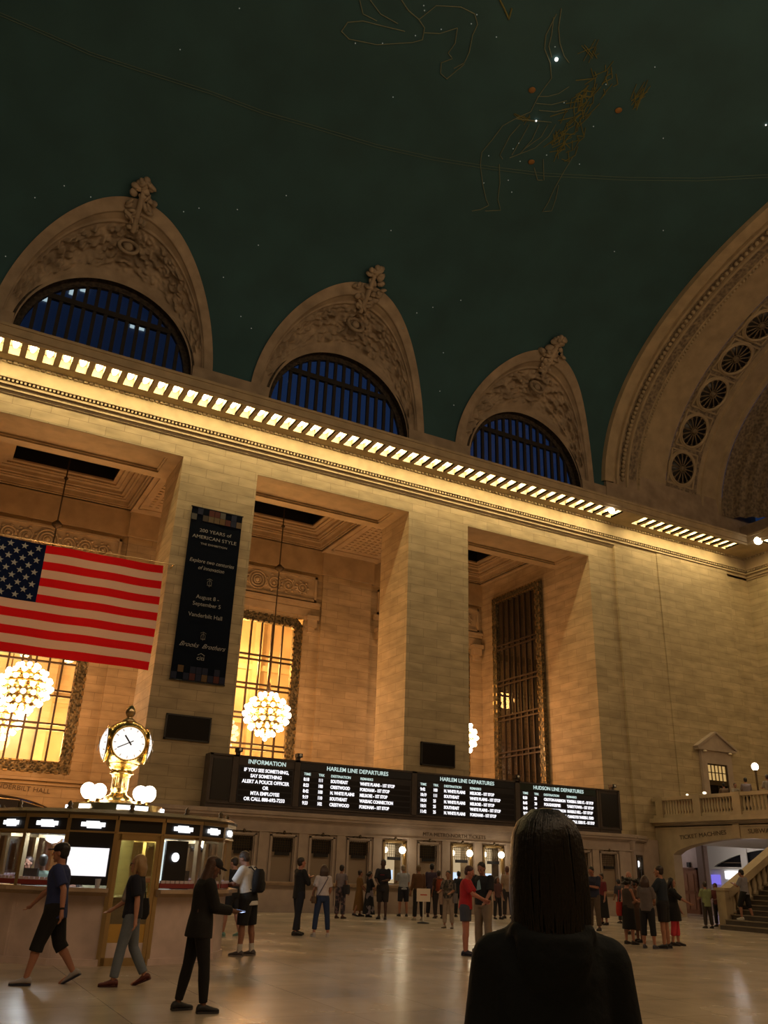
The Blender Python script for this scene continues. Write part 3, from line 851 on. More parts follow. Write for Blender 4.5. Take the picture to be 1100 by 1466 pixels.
# base, counter shelf, frieze, cornice ledge
tm.box(7.0, 31.0, TY-.10, TY, 0, .16); tm.box(7.0, 31.0, TY-.05, TY, .16, .24)
tm.box(7.0, 31.0, TY-.03, TY+.3, 2.86, 3.22)
for o_, z0, z1 in ((.10, 2.80, 2.86), (.06, 3.18, 3.24), (.14, 3.24, 3.30), (.24, 3.30, 3.40), (.30, 3.40, 3.47), (.2, 3.47, 3.55)): tm.box(6.8, 31.05, TY-o_, TY+.3, z0, z1)
tm.box(6.8, 32.0, TY+.28, WY+3.0, 3.40, 3.55)
for k in range(-4, 11):                              # pilasters between the windows
    x = 13.06+1.642*(k+.5)
    if 7.2 < x < 31: tm.box(x-.19, x+.19, TY-.07, TY, .24, 2.80)
# right end: 45 degree return towards the solid wall
p0, p1 = Vector((31.0, TY, 0)), Vector((32.4, 33.25, 0))
dv = (p1-p0).normalized(); nv = Vector((dv.y, -dv.x, 0)); Lr = (p1-p0).length
Mr = Matrix((dv, -nv, Vector((0, 0, 1)))).transposed().to_4x4(); Mr.translation = p0
tm.box(0, .45, 0, .3, 0, 2.86, Mr); tm.box(1.15, Lr, 0, .3, 0, 2.86, Mr); tm.box(.45, 1.15, 0, .3, 0, 1.06, Mr); tm.box(.45, 1.15, 0, .3, 2.6, 2.86, Mr)
for o_, z0, z1 in ((.03, 2.86, 3.24), (.14, 3.24, 3.30), (.24, 3.30, 3.40), (.30, 3.40, 3.47), (.2, 3.47, 3.55)): tm.box(0, Lr, -o_, .3, z0, z1, Mr)
tm.lathe([(.13, 0), (.13, 2.8), (.2, 2.86), (.2, 3.2), (.33, 3.42), (.33, 3.5)], (31.0, TY+.05, 0), 14)
tm.box(32.3, 33.3, 33.2, 33.4, 0, 3.4)
struct(tm.build('wall_ticket_office', MAT['ticket_stone']))
# counter
cb = MB(); cb.box(7.0, 31.0, TY-.34, TY+.02, 1.0, 1.06); cb.box(7.0, 31.0, TY-.28, TY, .94, 1.0)
o = cb.build('ticket_counter', MAT['marble_gold'])
for k in range(-3, 11):
    x = 13.06+1.642*(k+.5)-.1
    MB().prism([(TY-.26, .94), (TY-.06, .94), (TY-.06, .62), (TY-.12, .66)], x, x+.1, 'x').build('bracket', MAT['stone_plain'], o)
tag(o, 'long stone counter running under the row of ticket windows', 'counter')
# interior of the ticket office
ti = MB(); ti.box(7.0, 31.0, 34.6, 34.7, 0, 3.4); ti.box(7, 31, TY+.28, 34.7, 2.95, 3.0)
struct(ti.build('wall_ticket_interior', MAT['ticket_stone']))
LIT = {3: 'fifth', 5: 'x', 6: 'y'}
ordn = ['first', 'second', 'third', 'fourth', 'fifth', 'sixth', 'seventh', 'eighth', 'ninth', 'tenth', 'eleventh', 'twelfth', 'thirteenth', 'fourteenth']
warm_panel = glow('lit_window_interior', (1., .74, .42), .55)
cool_panel = glow('desk_monitor', (.6, .75, 1.), 1.3)
shade = pbr('roller_blind', (.30, .23, .17), .7)
for i, c in enumerate(tw_c):
    k = i-3; lit = k in (3, 5, 6)
    root = empty('ticket_window', (c, TY, 0))
    st = 'lit ticket window with two globe lamps' if lit else ('dark ticket window with its blind down' if k < 3 else 'unlit ticket window')
    tag(root, '%s, %s from the left end of the row' % (st, ordn[i]), 'ticket window')
    fr = MB()
    for (x0, x1, z0, z1) in ((-.55, -.47, z_c, 2.72), (.47, .55, z_c, 2.72), (-.55, .55, 2.66, 2.74)): fr.box(x0, x1, -.06, .06, z0, z1)
    for (x0, x1, z0, z1) in ((-.47, -.43, z_c, 2.66), (.43, .47, z_c, 2.66), (-.47, .47, 2.62, 2.66)): fr.box(x0, x1, .0, .1, z0, z1)
    fr.build('frame', MAT['brass'] if lit else MAT['ticket_stone'], root)
    dd = MB(); dd.ball((0, -.08, 2.80), .07, 8, 5)
    dd.tube([(-.32, -.07, 2.76), (-.2, -.07, 2.80), (-.08, -.07, 2.77)], .022, 5); dd.tube([(.32, -.07, 2.76), (.2, -.07, 2.80), (.08, -.07, 2.77)], .022, 5)
    dd.build('crest', MAT['bronze'], root)
    gr_ = MB()
    for j in range(5): gr_.box(-.43, .43, .05, .07, 2.2+j*.09, 2.215+j*.09)
    for j in range(9): gr_.box(-.4+j*.1-.006, -.4+j*.1+.006, .05, .07, 2.1, 2.62)
    gr_.build('grille', MAT['bronze'], root)
    MB().box(-.30, .30, -.01, .05, 1.98, 2.1).build('sign', MAT['black'], root)
    if lit:
        MB().box(-.43, .43, .75, .8, 1.1, 2.6).build('interior_panel', warm_panel, root)
        MB().box(-.2, .2, .45, .48, 1.25, 1.6).build('monitor', cool_panel, root)
        MB().box(-.43, .43, .09, .1, 1.1, 2.1).build('pane', MAT['glass'], root)
        for sx_, dy in ((.2, -.32), (-.26, .3)):
            lp = empty('globe_lamp', (c+sx_, TY+dy, 2.36))
            tag(lp, '%s globe lamp %s the %s ticket window from the left' % ('white', 'in front of' if dy < 0 else 'behind the grille of', ordn[i]), 'lamp')
            MB().ball((0, 0, 0), .14 if dy < 0 else .11, 16, 10).build('globe', MAT['globe'], lp)
            MB().tube([(0, 0, .1), (0, 0, .3), (0, -dy*.9 if dy < 0 else .0, .34)], .012, 6).build('bracket', MAT['brass'], lp)
    else:
        MB().box(-.43, .43, .12, .14, z_c, 2.1 if k < 8 else 2.6).build('blind', shade, root)
        MB().box(-.43, .43, .2, .22, 2.1, 2.6).build('backing', MAT['black'], root)
# the return window with white lamp
root = empty('ticket_window', (0, 0, 0)); root.matrix_world = Mr
tag(root, 'narrow window on the angled end of the ticket office with a white lamp inside', 'ticket window')
fr = MB()
for (x0, x1, z0, z1) in ((.42, .48, 1.06, 2.62), (1.12, 1.18, 1.06, 2.62), (.42, 1.18, 2.58, 2.66), (.42, 1.18, 1.04, 1.1), (.78, .81, 1.06, 2.6)): fr.box(x0, x1, -.04, .05, z0, z1)
for j in range(6): fr.box(.45, 1.15, 0, .02, 1.9+j*.11, 1.915+j*.11)
fr.build('frame', MAT['bronze'], root)
MB().box(.45, 1.15, .15, .2, 1.06, 2.6).build('backing', pbr('violet_dark', (.03, .025, .06), .3), root)
MB().lathe([(.03, .0), (.11, .05), (.13, .22), (.10, .3)], (.62, .06, 2.1), 12).build('lamp', MAT['white_glow'], root)
# engraved frieze
ENG = []

# ================================================================ DEPARTURE BOARDS
BY = 32.66
def board(x0, x1, kind, title, rows, label, hd):
    root = empty('departure_board', ((x0+x1)/2, BY+.2, 3.55)); W = (x1-x0)/2
    tag(root, label, 'departure board')
    cb_ = MB(); cb_.box(-W, W, -.1, .5, 0, 2.0)
    cb_.box(-W, W, -.16, -.1, .17, .22); cb_.box(-W, W, -.16, -.1, 1.93, 2.0); cb_.box(-W, -W+.12, -.16, -.1, .2, 2.0); cb_.box(W-.12, W, -.16, -.1, .2, 2.0)
    cb_.build('cabinet', MAT['board'], root)
    if kind is None: 
        MB().box(-W+.16, W-.16, -.13, -.1, .3, 1.8).build('panel', MAT['black'], root); return root
    MB().box(-W+.14, W-.14, -.135, -.1, 1.64, 1.92).build('header', hd, root)
    MB().box(-W+.16, W-.16, -.125, -.1, .26, 1.62).build('screen', MAT['board_slat'], root)
    sl = MB()
    n = 6 if kind == 'info' else 5
    top = 1.58 if kind == 'info' else 1.40
    dz = .215 if kind == 'info' else .225
    for j in range(n): sl.box(-W+.2, W-.2, -.132, -.12, top-dz*j-.19, top-dz*j-.02)
    sl.build('flap_rows', MAT['board_dark'], root)
    text('title', title, .23, (0, -.145, 1.78), (0, -1, 0), MAT['text_head'], root, sx=1.02, bold=.002)
    if kind == 'info':
        for j, s_ in enumerate(rows): text('text_line', s_, .18, (0, -.142, top-.105-dz*j), (0, -1, 0), MAT['text'], root, sx=.95, bold=.006)
    else:
        cols = [-W+.3, -W+.95, -W+1.5, -W+2.85]
        for xx, s_ in zip(cols, ('TIME', 'TRK', 'DESTINATION', 'REMARKS')):
            text('column_heading', s_, .14, (xx, -.142, 1.50), (0, -1, 0), MAT['text_head'], root, align='LEFT', bold=.002)
        for j, row in enumerate(rows):
            for xx, s_ in zip(cols, row):
                text('text_line', s_, .175, (xx, -.142, top-.105-dz*j), (0, -1, 0), MAT['text'], root, align='LEFT', sx=(.80 if len(s_) < 24 else .60), bold=.007)
    return root
navy = pbr('board_navy_header', (.006, .010, .022), .4); green_h = pbr('board_green_header', (.006, .018, .014), .4)
board(9.85, 10.9, None, '', [], 'blank dark cabinet closing the left end of the departure boards', None)
board(10.9, 13.5, 'info', 'INFORMATION', ['IF YOU SEE SOMETHING,', 'SAY SOMETHING', 'ALERT A POLICE OFFICER', 'OR', 'MTA EMPLOYEE', 'OR CALL 888-692-7233'], 'board headed INFORMATION with six lines of white letters', MAT['board'])
board(13.5, 18.95, 'dep', 'HARLEM LINE DEPARTURES', [('8:18', '111', 'SOUTHEAST', 'WHITE PLAINS - 1ST STOP'), ('8:23', '108', 'CRESTWOOD', 'FORDHAM - 1ST STOP'), ('8:42', '108', 'N. WHITE PLAINS', 'MELROSE - 1ST STOP'), ('9:19', '110', 'SOUTHEAST', 'WASSAIC CONNECTION'), ('9:23', '102', 'CRESTWOOD', 'FORDHAM - 1ST STOP')], 'HARLEM LINE board standing next to the INFORMATION board', navy)
board(18.95, 24.4, 'dep', 'HARLEM LINE DEPARTURES', [('9:42', '108', 'N. WHITE PLAINS', 'MELROSE - 1ST STOP'), ('10:19', '111', 'SOUTHEAST', 'WHITE PLAINS - 1ST STOP'), ('10:24', '25', 'N. WHITE PLAINS', 'MELROSE - 1ST STOP'), ('10:51', '25', 'SOUTHEAST', 'WHITE PLAINS - 1ST STOP'), ('11:42', '25', 'N. WHITE PLAINS', 'FORDHAM - 1ST STOP')], 'HARLEM LINE board standing next to the HUDSON LINE board', navy)
board(24.4, 29.2, 'dep', 'HUDSON LINE DEPARTURES', [('8:20', '28', 'CROTON-HARMON', 'YONKERS-E. 153RD ST. - 1ST STOP'), ('8:45', '28', 'POUGHKEEPSIE', 'TARRYTOWN - 1ST STOP'), ('8:45', '26', 'CROTON-HARMON', 'MARBLE HILL - 1ST STOP'), ('9:23', '', 'CROTON-HARMON', 'CHANGE FOR YANKEES-E. 153RD'), ('9:29', '', 'POUGHKEEPSIE', 'YONKERS-E. 153RD ST. - 1ST STOP')], 'HUDSON LINE board with green header at the end of the row', green_h)
board(29.22, 30.55, None, '', [], 'blank dark cabinet closing the right end of the departure boards', None)
for i, x in enumerate((11.0, 13.55, 24.4, 30.2)):
    cr = empty('security_camera', (x, BY+.2, 5.55))
    tag(cr, ['small camera box on top of the left blank cabinet edge', 'small camera box above the joint of the INFORMATION board', 'small camera box between the HARLEM and HUDSON boards', 'small camera box on the right blank cabinet'][i], 'camera')
    MB().box(-.07, .07, -.1, .1, 0, .12).build('mount', MAT['board'], cr); MB().box(-.11, .11, -.22, .1, .12, .27).build('housing', MAT['black'], cr)
    MB().lathe([(.05, 0), (.05, .03)], seg=10, M=Matrix.Rotation(R(90), 3, 'X')).build('lens', MAT['white'], cr, (0, -.24, .195))
# dark screens on the piers
for (x0, x1, z0, z1, lab) in ((8.13, 9.95, 5.98, 6.95, 'dark wall screen below the navy banner'), (19.67, 21.45, 5.94, 6.95, 'dark wall screen on the pier above the second HARLEM board')):
    r0 = empty('wall_screen', ((x0+x1)/2, WY, z0)); tag(r0, lab, 'screen'); hw = (x1-x0)/2
    f_ = MB(); H_ = z1-z0
    for (a, b2, c2, d2) in ((-hw, hw, 0, .05), (-hw, hw, H_-.05, H_), (-hw, -hw+.05, 0, H_), (hw-.05, hw, 0, H_)): f_.box(a, b2, -.12, 0, c2, d2)
    f_.build('frame', MAT['black'], r0); MB().box(-hw+.05, hw-.05, -.1, 0, .05, H_-.05).build('display', MAT['screen_off'], r0)

# ================================================================ BANNER
bn = empty('hanging_banner', (9.18, WY-.10, 8.28)); tag(bn, 'tall navy exhibition banner with checkered ends hanging on the pier', 'banner')
BWd, BH = 1.13, 7.46
def bf(u, v):
    return Vector((-BWd+2*BWd*u, -.03-.012*math.sin(u*9+v*5), BH*v))
b1 = MB(); b1.grid(bf, 24, 40); b1.grid(lambda u, v: bf(u, v)+Vector((0, .012, 0)), 24, 40); b1.build('cloth', MAT['banner'], bn)
MB().tube([(-BWd-.04, -.02, BH), (BWd+.04, -.02, BH)], .03, 8).build('rod', MAT['black'], bn)
MB().tube([(-BWd-.02, -.02, 0), (BWd+.02, -.02, 0)], .03, 8).build('rod', MAT['black'], bn)
cc = [(.13, .085, .05), (.025, .03, .06), (.07, .06, .055), (.09, .035, .035), (.10, .10, .10), (.13, .10, .07)]
pm = [pbr('patch_%d' % i, c_, .8, spec=.1) for i, c_ in enumerate(cc)]
rg = random.Random(5)
for rows_, z0 in ((2, BH-.60), (2, .04)):
    for j in range(rows_):
        for i in range(9):
            if (i+j) % 2 and rg.random() < .6: continue
            x = -BWd+2*BWd*i/9; z = z0+j*.28
            MB().box(x+.01, x+2*BWd/9-.01, -.055, -.047, z, z+.27).build('checker_patch', pm[rg.randrange(len(cc))], bn)
bt = MAT['banner_text']
for s_, sz, z, sh, w_ in (('200 YEARS of', .215, 6.42, 0, 1.15), ('AMERICAN STYLE', .215, 6.12, 0, 1.15), ('THE EXHIBITION', .12, 5.83, 0, 1.3), ('Explore two centuries', .235, 5.05, .25, .92), ('of innovation', .235, 4.76, .25, .92),
                     ('August 8 -', .235, 3.5, 0, 1.), ('September 5', .235, 3.2, 0, 1.), ('Vanderbilt Hall', .24, 2.72, 0, 1.), ('Brooks  Brothers', .27, 1.46, .6, 1.0), ('citi', .25, .96, 0, 1.1)):
    text('printed_text', s_, sz, (0, -.06, z), (0, -1, 0), bt, bn, sx=w_, shear=sh, depth=.002)
em = MB()
for z in (4.15, 1.85):
    em.tube([(.09*math.cos(a*math.pi/6), -.06, z+.12*math.sin(a*math.pi/6)) for a in range(12)], .012, 5, True)
    em.tube([(0, -.06, z+.2), (0, -.06, z-.16)], .012, 5); em.tube([(-.12, -.06, z+.14), (0, -.06, z+.2), (.12, -.06, z+.14)], .012, 5); em.tube([(-.1, -.06, z-.1), (.1, -.06, z-.1)], .012, 5)
em.build('emblem', pbr('emblem_print', (.16, .16, .17), .8), bn)
em2 = MB(); em2.tube([(-.13, -.06, 1.08), (0, -.06, 1.16), (.16, -.06, 1.08)], .010, 5); em2.build('emblem', bt, bn)

# ================================================================ FLAG
fl = empty('national_flag', (-.45, 33.05, 8.42)); tag(fl, 'large red, white and blue striped flag with stars hanging between the piers', 'flag')
FW, FH = 7.55, 4.30
def fz(u, v): # gentle cloth waves
    return Vector((FW*u+.05*math.sin(v*3)*u, -.05-.05*math.sin(u*10+v*2)-.03*math.sin(u*23-v*4), FH*v-.10*math.sin(math.pi*u)*(v*.5)))
def thin_cloth(name, col, k=.45):
    m, nt, out = newmat(name); d_ = N(nt, 'ShaderNodeBsdfDiffuse'); t_ = N(nt, 'ShaderNodeBsdfTranslucent'); mx = N(nt, 'ShaderNodeMixShader')
    d_.inputs[0].default_value = (*col, 1); t_.inputs[0].default_value = (*col, 1); mx.inputs[0].default_value = k
    nt.links.new(d_.outputs[0], mx.inputs[1]); nt.links.new(t_.outputs[0], mx.inputs[2]); nt.links.new(mx.outputs[0], out.inputs[0]); return m
RED = thin_cloth('flag_red', (.50, .012, .02)); WHT = thin_cloth('flag_white', (.55, .46, .47)); BLU = thin_cloth('flag_blue', (.014, .024, .085), .2)
for k in range(13):
    v0, v1 = k/13, (k+1)/13; u0 = .4 if k >= 6 else 0.
    q = MB(); q.grid(lambda u, v: fz(u0+(1-u0)*u, v0+(v1-v0)*v), 60, 3); pass
    q.build('stripe', RED if k % 2 == 0 else WHT, fl)
q = MB(); q.grid(lambda u, v: fz(.4*u, 6/13+7/13*v), 30, 14); q.grid(lambda u, v: fz(.4*u, 6/13+7/13*v)+Vector((0, .012, 0)), 30, 14); q.build('canton', BLU, fl)
STAR = pbr('flag_star', (.5, .52, .55), .8)
for r_ in range(9):
    for c_ in range(6 if r_ % 2 == 0 else 5):
        u = .4*((c_+.5)/6+(.5/6 if r_ % 2 else 0)); v = 6/13+7/13*(1-(r_+.8)/9.6)
        ctr = fz(u, v)+Vector((0, -.015, 0)); s5 = MB(); pts = []
        for j in range(10):
            a = math.pi/2+j*math.pi/5; rr = .135 if j % 2 == 0 else .055
            pts.append((ctr.x+rr*math.cos(a), ctr.z+rr*math.sin(a)))
        s5.prism(pts, ctr.y-.006, ctr.y); s5.build('star', STAR, fl)
MB().tube([(-.1, -.02, FH+.02), (FW+.45, -.02, FH+.12)], .022, 6).build('rope', MAT['brass'], fl)
MB().tube([(FW+.42, .02, FH+.12), (FW+.42, .5, FH+.12)], .03, 6).build('hook', MAT['gold'], fl)

# ================================================================ CHANDELIERS
def chandelier(x, y, z, label, top=20.4):
    root = empty('chandelier', (x, y, z)); tag(root, label, 'chandelier', 'melon shaped chandeliers')
    st = MB(); st.tube([(0, 0, .9), (0, 0, top-z)], .035, 8); st.build('stem', MAT['bronze'], root)
    MB().lathe([(.02, -.25), (.22, -.1), (.26, 0), (.1, .16), (.03, .22)], (0, 0, min(16.2, top-1)-z), 12).build('canopy', MAT['bronze'], root)
    MB().lathe([(.03, -.1), (.12, 0), (.03, .1)], (0, 0, min(18.6, top-.3)-z), 10).build('knob', MAT['bronze'], root)
    MB().lathe([(.04, 0), (.12, .1), (.05, .3), (.1, .4), (.04, .6)], (0, 0, 1.1), 10).build('finial', MAT['bronze'], root)
    cage = MB()
    rings = []
    for j, (zz, rr, n) in enumerate(((.95, .42, 8), (.66, .80, 12), (.33, 1.04, 15), (0, 1.12, 16), (-.33, 1.02, 15), (-.66, .78, 12), (-.95, .42, 8))):
        cage.tube([(rr*.86*math.cos(a*2*math.pi/24), rr*.86*math.sin(a*2*math.pi/24), zz) for a in range(24)], .045, 6, True)
        for k in range(n):
            a = 2*math.pi*(k+.5*(j % 2))/n; rings.append((rr*math.cos(a), rr*math.sin(a), zz))
    cage.lathe([(.02, -1.0), (.3, -.95), (.62, -.6), (.82, 0), (.62, .6), (.3, .95), (.04, 1.1)], seg=20)
    cage.build('cage', MAT['gold'], root)
    rings.append((0, 0, -1.18))
    for p in rings:
        b_ = bpy.data.objects.new('bulb', bulb_me); COL.objects.link(b_); b_.parent = root; b_.location = p
    return root
bulb_me = MB().ball((0, 0, 0), .115, 10, 7).mesh('bulb'); bulb_me.materials.append(MAT['bulb'])
ch = chandelier(3.4, 40.2, 8.45, 'globe chandelier of bare bulbs partly below the flag')
chandelier(14.74, 40.2, 8.50, 'globe chandelier of bare bulbs hanging in front of the middle window')
chandelier(25.92, 40.2, 8.45, 'globe chandelier of bare bulbs mostly hidden behind the second pier')
chandelier(3.3, 49.0, 8.2, 'far chandelier glimpsed through the window glass under the flag', 16.2)

def engraved(body, size, loc, nrm, label, roll=0, sx=1.1):
    r0 = empty('engraved_sign', loc); tag(r0, label, 'sign')
    text('lettering', body, size, (0, 0, 0), nrm, MAT['engrave'], r0, sx=sx, roll=roll, depth=.004)
TEXTS.clear() if False else None
engraved('MTA METRO-NORTH TICKETS', .21, (20.9, TY-.045, 3.03), (0, -1, 0), 'MTA METRO-NORTH TICKETS cut in the frieze over the ticket windows', sx=1.12)
engraved('VANDERBILT HALL', .30, (4.35, BW-.02, 4.52), (0, -1, 0), 'VANDERBILT HALL cut in the stone above the left passage arch', roll=R(-3))
sg = empty('passage_sign', (3.6, 43.9, 3.3)); tag(sg, 'dark curved sign hanging in the passage arch at the left edge', 'sign')
MB().prism([(-2.9, .1), (2.6, .1), (1.9, .45), (.8, .7), (-.4, .74), (-1.8, .5)], -.05, .05).build('panel', MAT['black'], sg)
text('lettering', 'SHUTTLE', .17, (-.25, -.07, .36), (0, -1, 0), MAT['text_head'], sg)
MB().tube([(-2.9, -.06, .12), (-1.8, -.06, .5), (-.4, -.06, .74), (.8, -.06, .7), (1.9, -.06, .45), (2.6, -.06, .1)], .03, 6).build('edge_trim', MAT['brass'], sg)

# ================================================================ BALCONY, ARCH AND PASSAGE
BX = 33.0
bal = MB()
arcp = [(33.3, 0), (32.3, 0)]
for k in range(31):
    t = -1+2*k/30; arcp.append((28.0-4.3*t, 2.75+.68*(1-t*t)**.75)) if False else None
YE = 24.95
poly = [(33.35, 0.0), (33.35, 4.05), (YE, 4.05)]
for k in range(31):
    t = 1-2*k/30; yy = 28.0-4.3*t; yy = 28.0+4.3*(-t)
    if yy >= YE: poly.append((yy, 2.75+.68*max(0, 1-t*t)**.7))
poly.append((32.3, 0.0))
bal.prism(poly, 33.35, 33.9, 'x')
for o_, z0, z1 in ((.0, 4.0, 4.12), (.12, 4.12, 4.2), (.34, 4.2, 4.42)): bal.box(33.35-o_, 34.0, YE, 33.35, z0, z1)
bal.box(33.8, 42.9, YE, 33.3, 4.1, 4.4)                  # balcony floor slab
bal.box(33.29, 33.36, 28.15, 28.5, 3.45, 4.05)           # keystone strip
bal.box(33.31, 33.36, 25.0, 33.0, 3.93, 3.98)
struct(bal.build('wall_balcony', MAT['stone_plain']))
# balustrade
bs = empty('balustrade', (33.35, 33.3, 4.42)); tag(bs, 'stone balustrade along the edge of the balcony', 'balustrade')
ra = MB(); ra.box(-.14, .14, -8.3, 0, .82, .98); ra.box(-.10, .10, -8.3, 0, 0, .16)
piers_y = [-.5, -2.92, -5.25, -7.9]
for y in piers_y: ra.box(-.17, .17, y-.22, y+.22, 0, 1.0)
ra.build('rail', MAT['stone_plain'], bs)
bme = MB().lathe([(.07, .16), (.07, .2), (.04, .24), (.085, .42), (.045, .66), (.04, .74), (.07, .78), (.07, .83)], seg=10).mesh('baluster'); bme.materials.append(MAT['stone_plain'])
for a, b2 in zip(piers_y[:-1], piers_y[1:]):
    n = 11
    for k in range(n):
        y = a-.22+(b2-a+.44)*(k+.5)/n
        o = bpy.data.objects.new('baluster', bme); COL.objects.link(o); o.parent = bs; o.location = (0, y, 0)
engraved('TICKET MACHINES', .27, (33.33, 30.35, 3.60), (-1, 0, 0), 'TICKET MACHINES cut in the stone over the low arch', roll=R(4), sx=1.25)
engraved('SUBWAY', .27, (33.33, 27.05, 3.72), (-1, 0, 0), 'SUBWAY cut in the stone at the right edge', roll=R(0), sx=1.25)
# passage under the balcony, opening towards the ramps
pg = MB(); pg.box(38.0, 38.3, 34.95, 44.0, 0, 4.1); pg.box(37.9, 38.35, 34.7, 34.95, 0, 4.1)
struct(pg.build('wall_subway_passage', MAT['tile_white']))
pq = MB(); pq.box(37.85, 37.99, 34.62, 35.02, 0, 4.1); pq.box(33.9, 46, 44.0, 44.3, 0, 4.1)
struct(pq.build('trim_17', pbr('passage_pier', (.26, .19, .16), .5)))
pc = MB(); pc.box(33.9, 46, 33.3, 44.0, 3.9, 4.1)
def pcv(u, v):
    return Vector((33.9+11*u, 24.95+8.4*v, 3.30+.55*max(0, 1-(2*v-1)**2)**.6))
pc.grid(pcv, 24, 20)
struct(pc.build('ceiling_passage', MAT['white']))
pe = MB(); pe.box(45.0, 45.2, 22, 44.0, 0, 2.35); pe.box(45.0, 45.2, 40.4, 44.0, 2.35, 4.1)
arcw = [(22, 4.1), (40.4, 4.1), (40.4, 2.4)]
for k in range(17):
    t = k/16; arcw.append((40.4-4.6*t, 2.4+1.05*math.sin(t*math.pi/2)**.8))
arcw.append((22, 3.45)); pe.prism(arcw, 45.0, 45.2, 'x')
pe.box(44.92, 45.0, 37.7, 38.15, 2.35, 3.5); pe.box(44.9, 45.0, 22, 40.5, 2.3, 2.45)
struct(pe.build('wall_shop', MAT['white']))
pw = struct(empty('window_20', (45.1, 31, 2.4))); MB().box(.05, .1, -9, 9.4, 0, 1.2).build('pane', MAT['black'], pw)
MB().box(.0, .06, -9, 9.4, .28, .32).build('mullions', pbr('tan_bar', (.3, .22, .15), .5), pw)
sh = empty('shop_display', (44.9, 38.0, 0)); tag(sh, 'bright lit display under the arched dark window in the passage', 'display')
MB().box(-.06, .1, -1.4, 1.4, 1.78, 2.22).build('light_panel', MAT['white_glow'], sh); MB().box(-.3, .1, -3.2, 2.6, 0, 1.3).build('base', MAT['tile_white'], sh)
MB().box(-.05, .1, 1.9, 2.5, 1.45, 2.0).build('video_screen', glow('violet_screen', (.25, .2, .9), .8), sh)
dr = empty('door_1', (37.95, 35.80, 0), R(-90)); struct(dr)
d_ = MB(); d_.box(-.55, .55, -.05, .05, 0, 2.15); d_.build('leaf', pbr('brown_door', (.30, .14, .07), .5), dr)
d_ = MB()
for (a, b2, c2, e2) in ((-.4, -.05, .2, .95), (.05, .4, .2, .95), (-.4, -.05, 1.1, 1.95), (.05, .4, 1.1, 1.95)): d_.box(a, b2, -.08, -.05, c2, e2)
d_.build('panel', pbr('brown_door_panel', (.34, .17, .09), .5), dr)
d_ = MB(); d_.box(-.65, -.55, -.1, .05, 0, 2.25); d_.box(.55, .65, -.1, .05, 0, 2.25); d_.box(-.65, .65, -.1, .05, 2.15, 2.25); d_.build('frame', MAT['wood'], dr)
MB().ball((.45, -.1, 1.05), .04, 8, 5).build('handle', MAT['brass'], dr)
o = MB().lathe([(.2, 0), (.2, .03), (.12, .05)], seg=16, M=Matrix.Rotation(R(90), 3, 'X')).build('wall_plaque', pbr('plaque', (.12, .07, .05), .5)); o.location = (37.98, 36.60, 1.40); o.rotation_euler.z = R(-90); tag(o, 'round brown plaque on the white passage wall', 'plaque')
o = MB().box(-.1, .1, -.08, 0, -.12, .12).build('wall_telephone', MAT['black']); o.location = (37.98, 35.72, 2.40); o.rotation_euler.z = R(-90); tag(o, 'small black fixture high on the white passage wall', 'fixture')
o = MB().ball((0, 0, 0), .12, 12, 8).build('wall_lamp', glow('pink_lamp', (1., .45, .32), 2.5)); o.location = (39.5, 35.9, 2.05); tag(o, 'small pink glowing lamp hanging in the passage', 'lamp')
# ---- pedimented doorway on the balcony
dd = struct(empty('door_2', (38.1, WY-.22, 4.4)))
q = MB(); q.prism([(-1.4, 3.85), (0, 4.65), (1.4, 3.85)], -.22, 0); q.box(-1.45, 1.45, -.3, 0, 3.72, 3.85)
q.bar((-1.5, -.15, 3.86), (0, -.15, 4.72), .1, .36, (0, 1, 0)); q.bar((0, -.15, 4.72), (1.5, -.15, 3.86), .1, .36, (0, 1, 0))
q.box(-1.15, -.75, -.16, 0, 0, 3.72); q.box(.75, 1.15, -.16, 0, 0, 3.72); q.box(-.75, .75, -.16, 0, 3.05, 3.72)
q.build('surround', MAT['ticket_stone'], dd)
q = MB(); q.box(-.75, -.68, -.1, 0, 0, 3.05); q.box(.68, .75, -.1, 0, 0, 3.05); q.box(-.7, .7, -.1, 0, 1.95, 2.2); q.box(-.03, .03, -.08, 0, 0, 2.0)
for k in range(1, 5): q.box(-.68+k*1.36/5-.02, -.68+k*1.36/5+.02, -.08, -.03, 2.2, 3.0)
q.box(-.7, .7, -.08, -.03, 2.58, 2.62); q.box(-.75, .75, -.1, 0, 2.98, 3.05)
q.build('frame', MAT['bronze'], dd)
MB().box(-.68, .68, -.03, -.01, 2.2, 3.0).build('lit_transom', glow('lit_transom', (1., .62, .22), .55), dd)
MB().box(-.68, .68, -.03, -.01, 0, 1.95).build('leaf', MAT['screen_off'], dd)
for sg in (-1, 1): MB().ball((sg*.95, -.26, 3.66), .09, 8, 6, (1.6, 1, .6)).build('sconce', pbr('sconce', (.9, .8, .65), .4), dd)
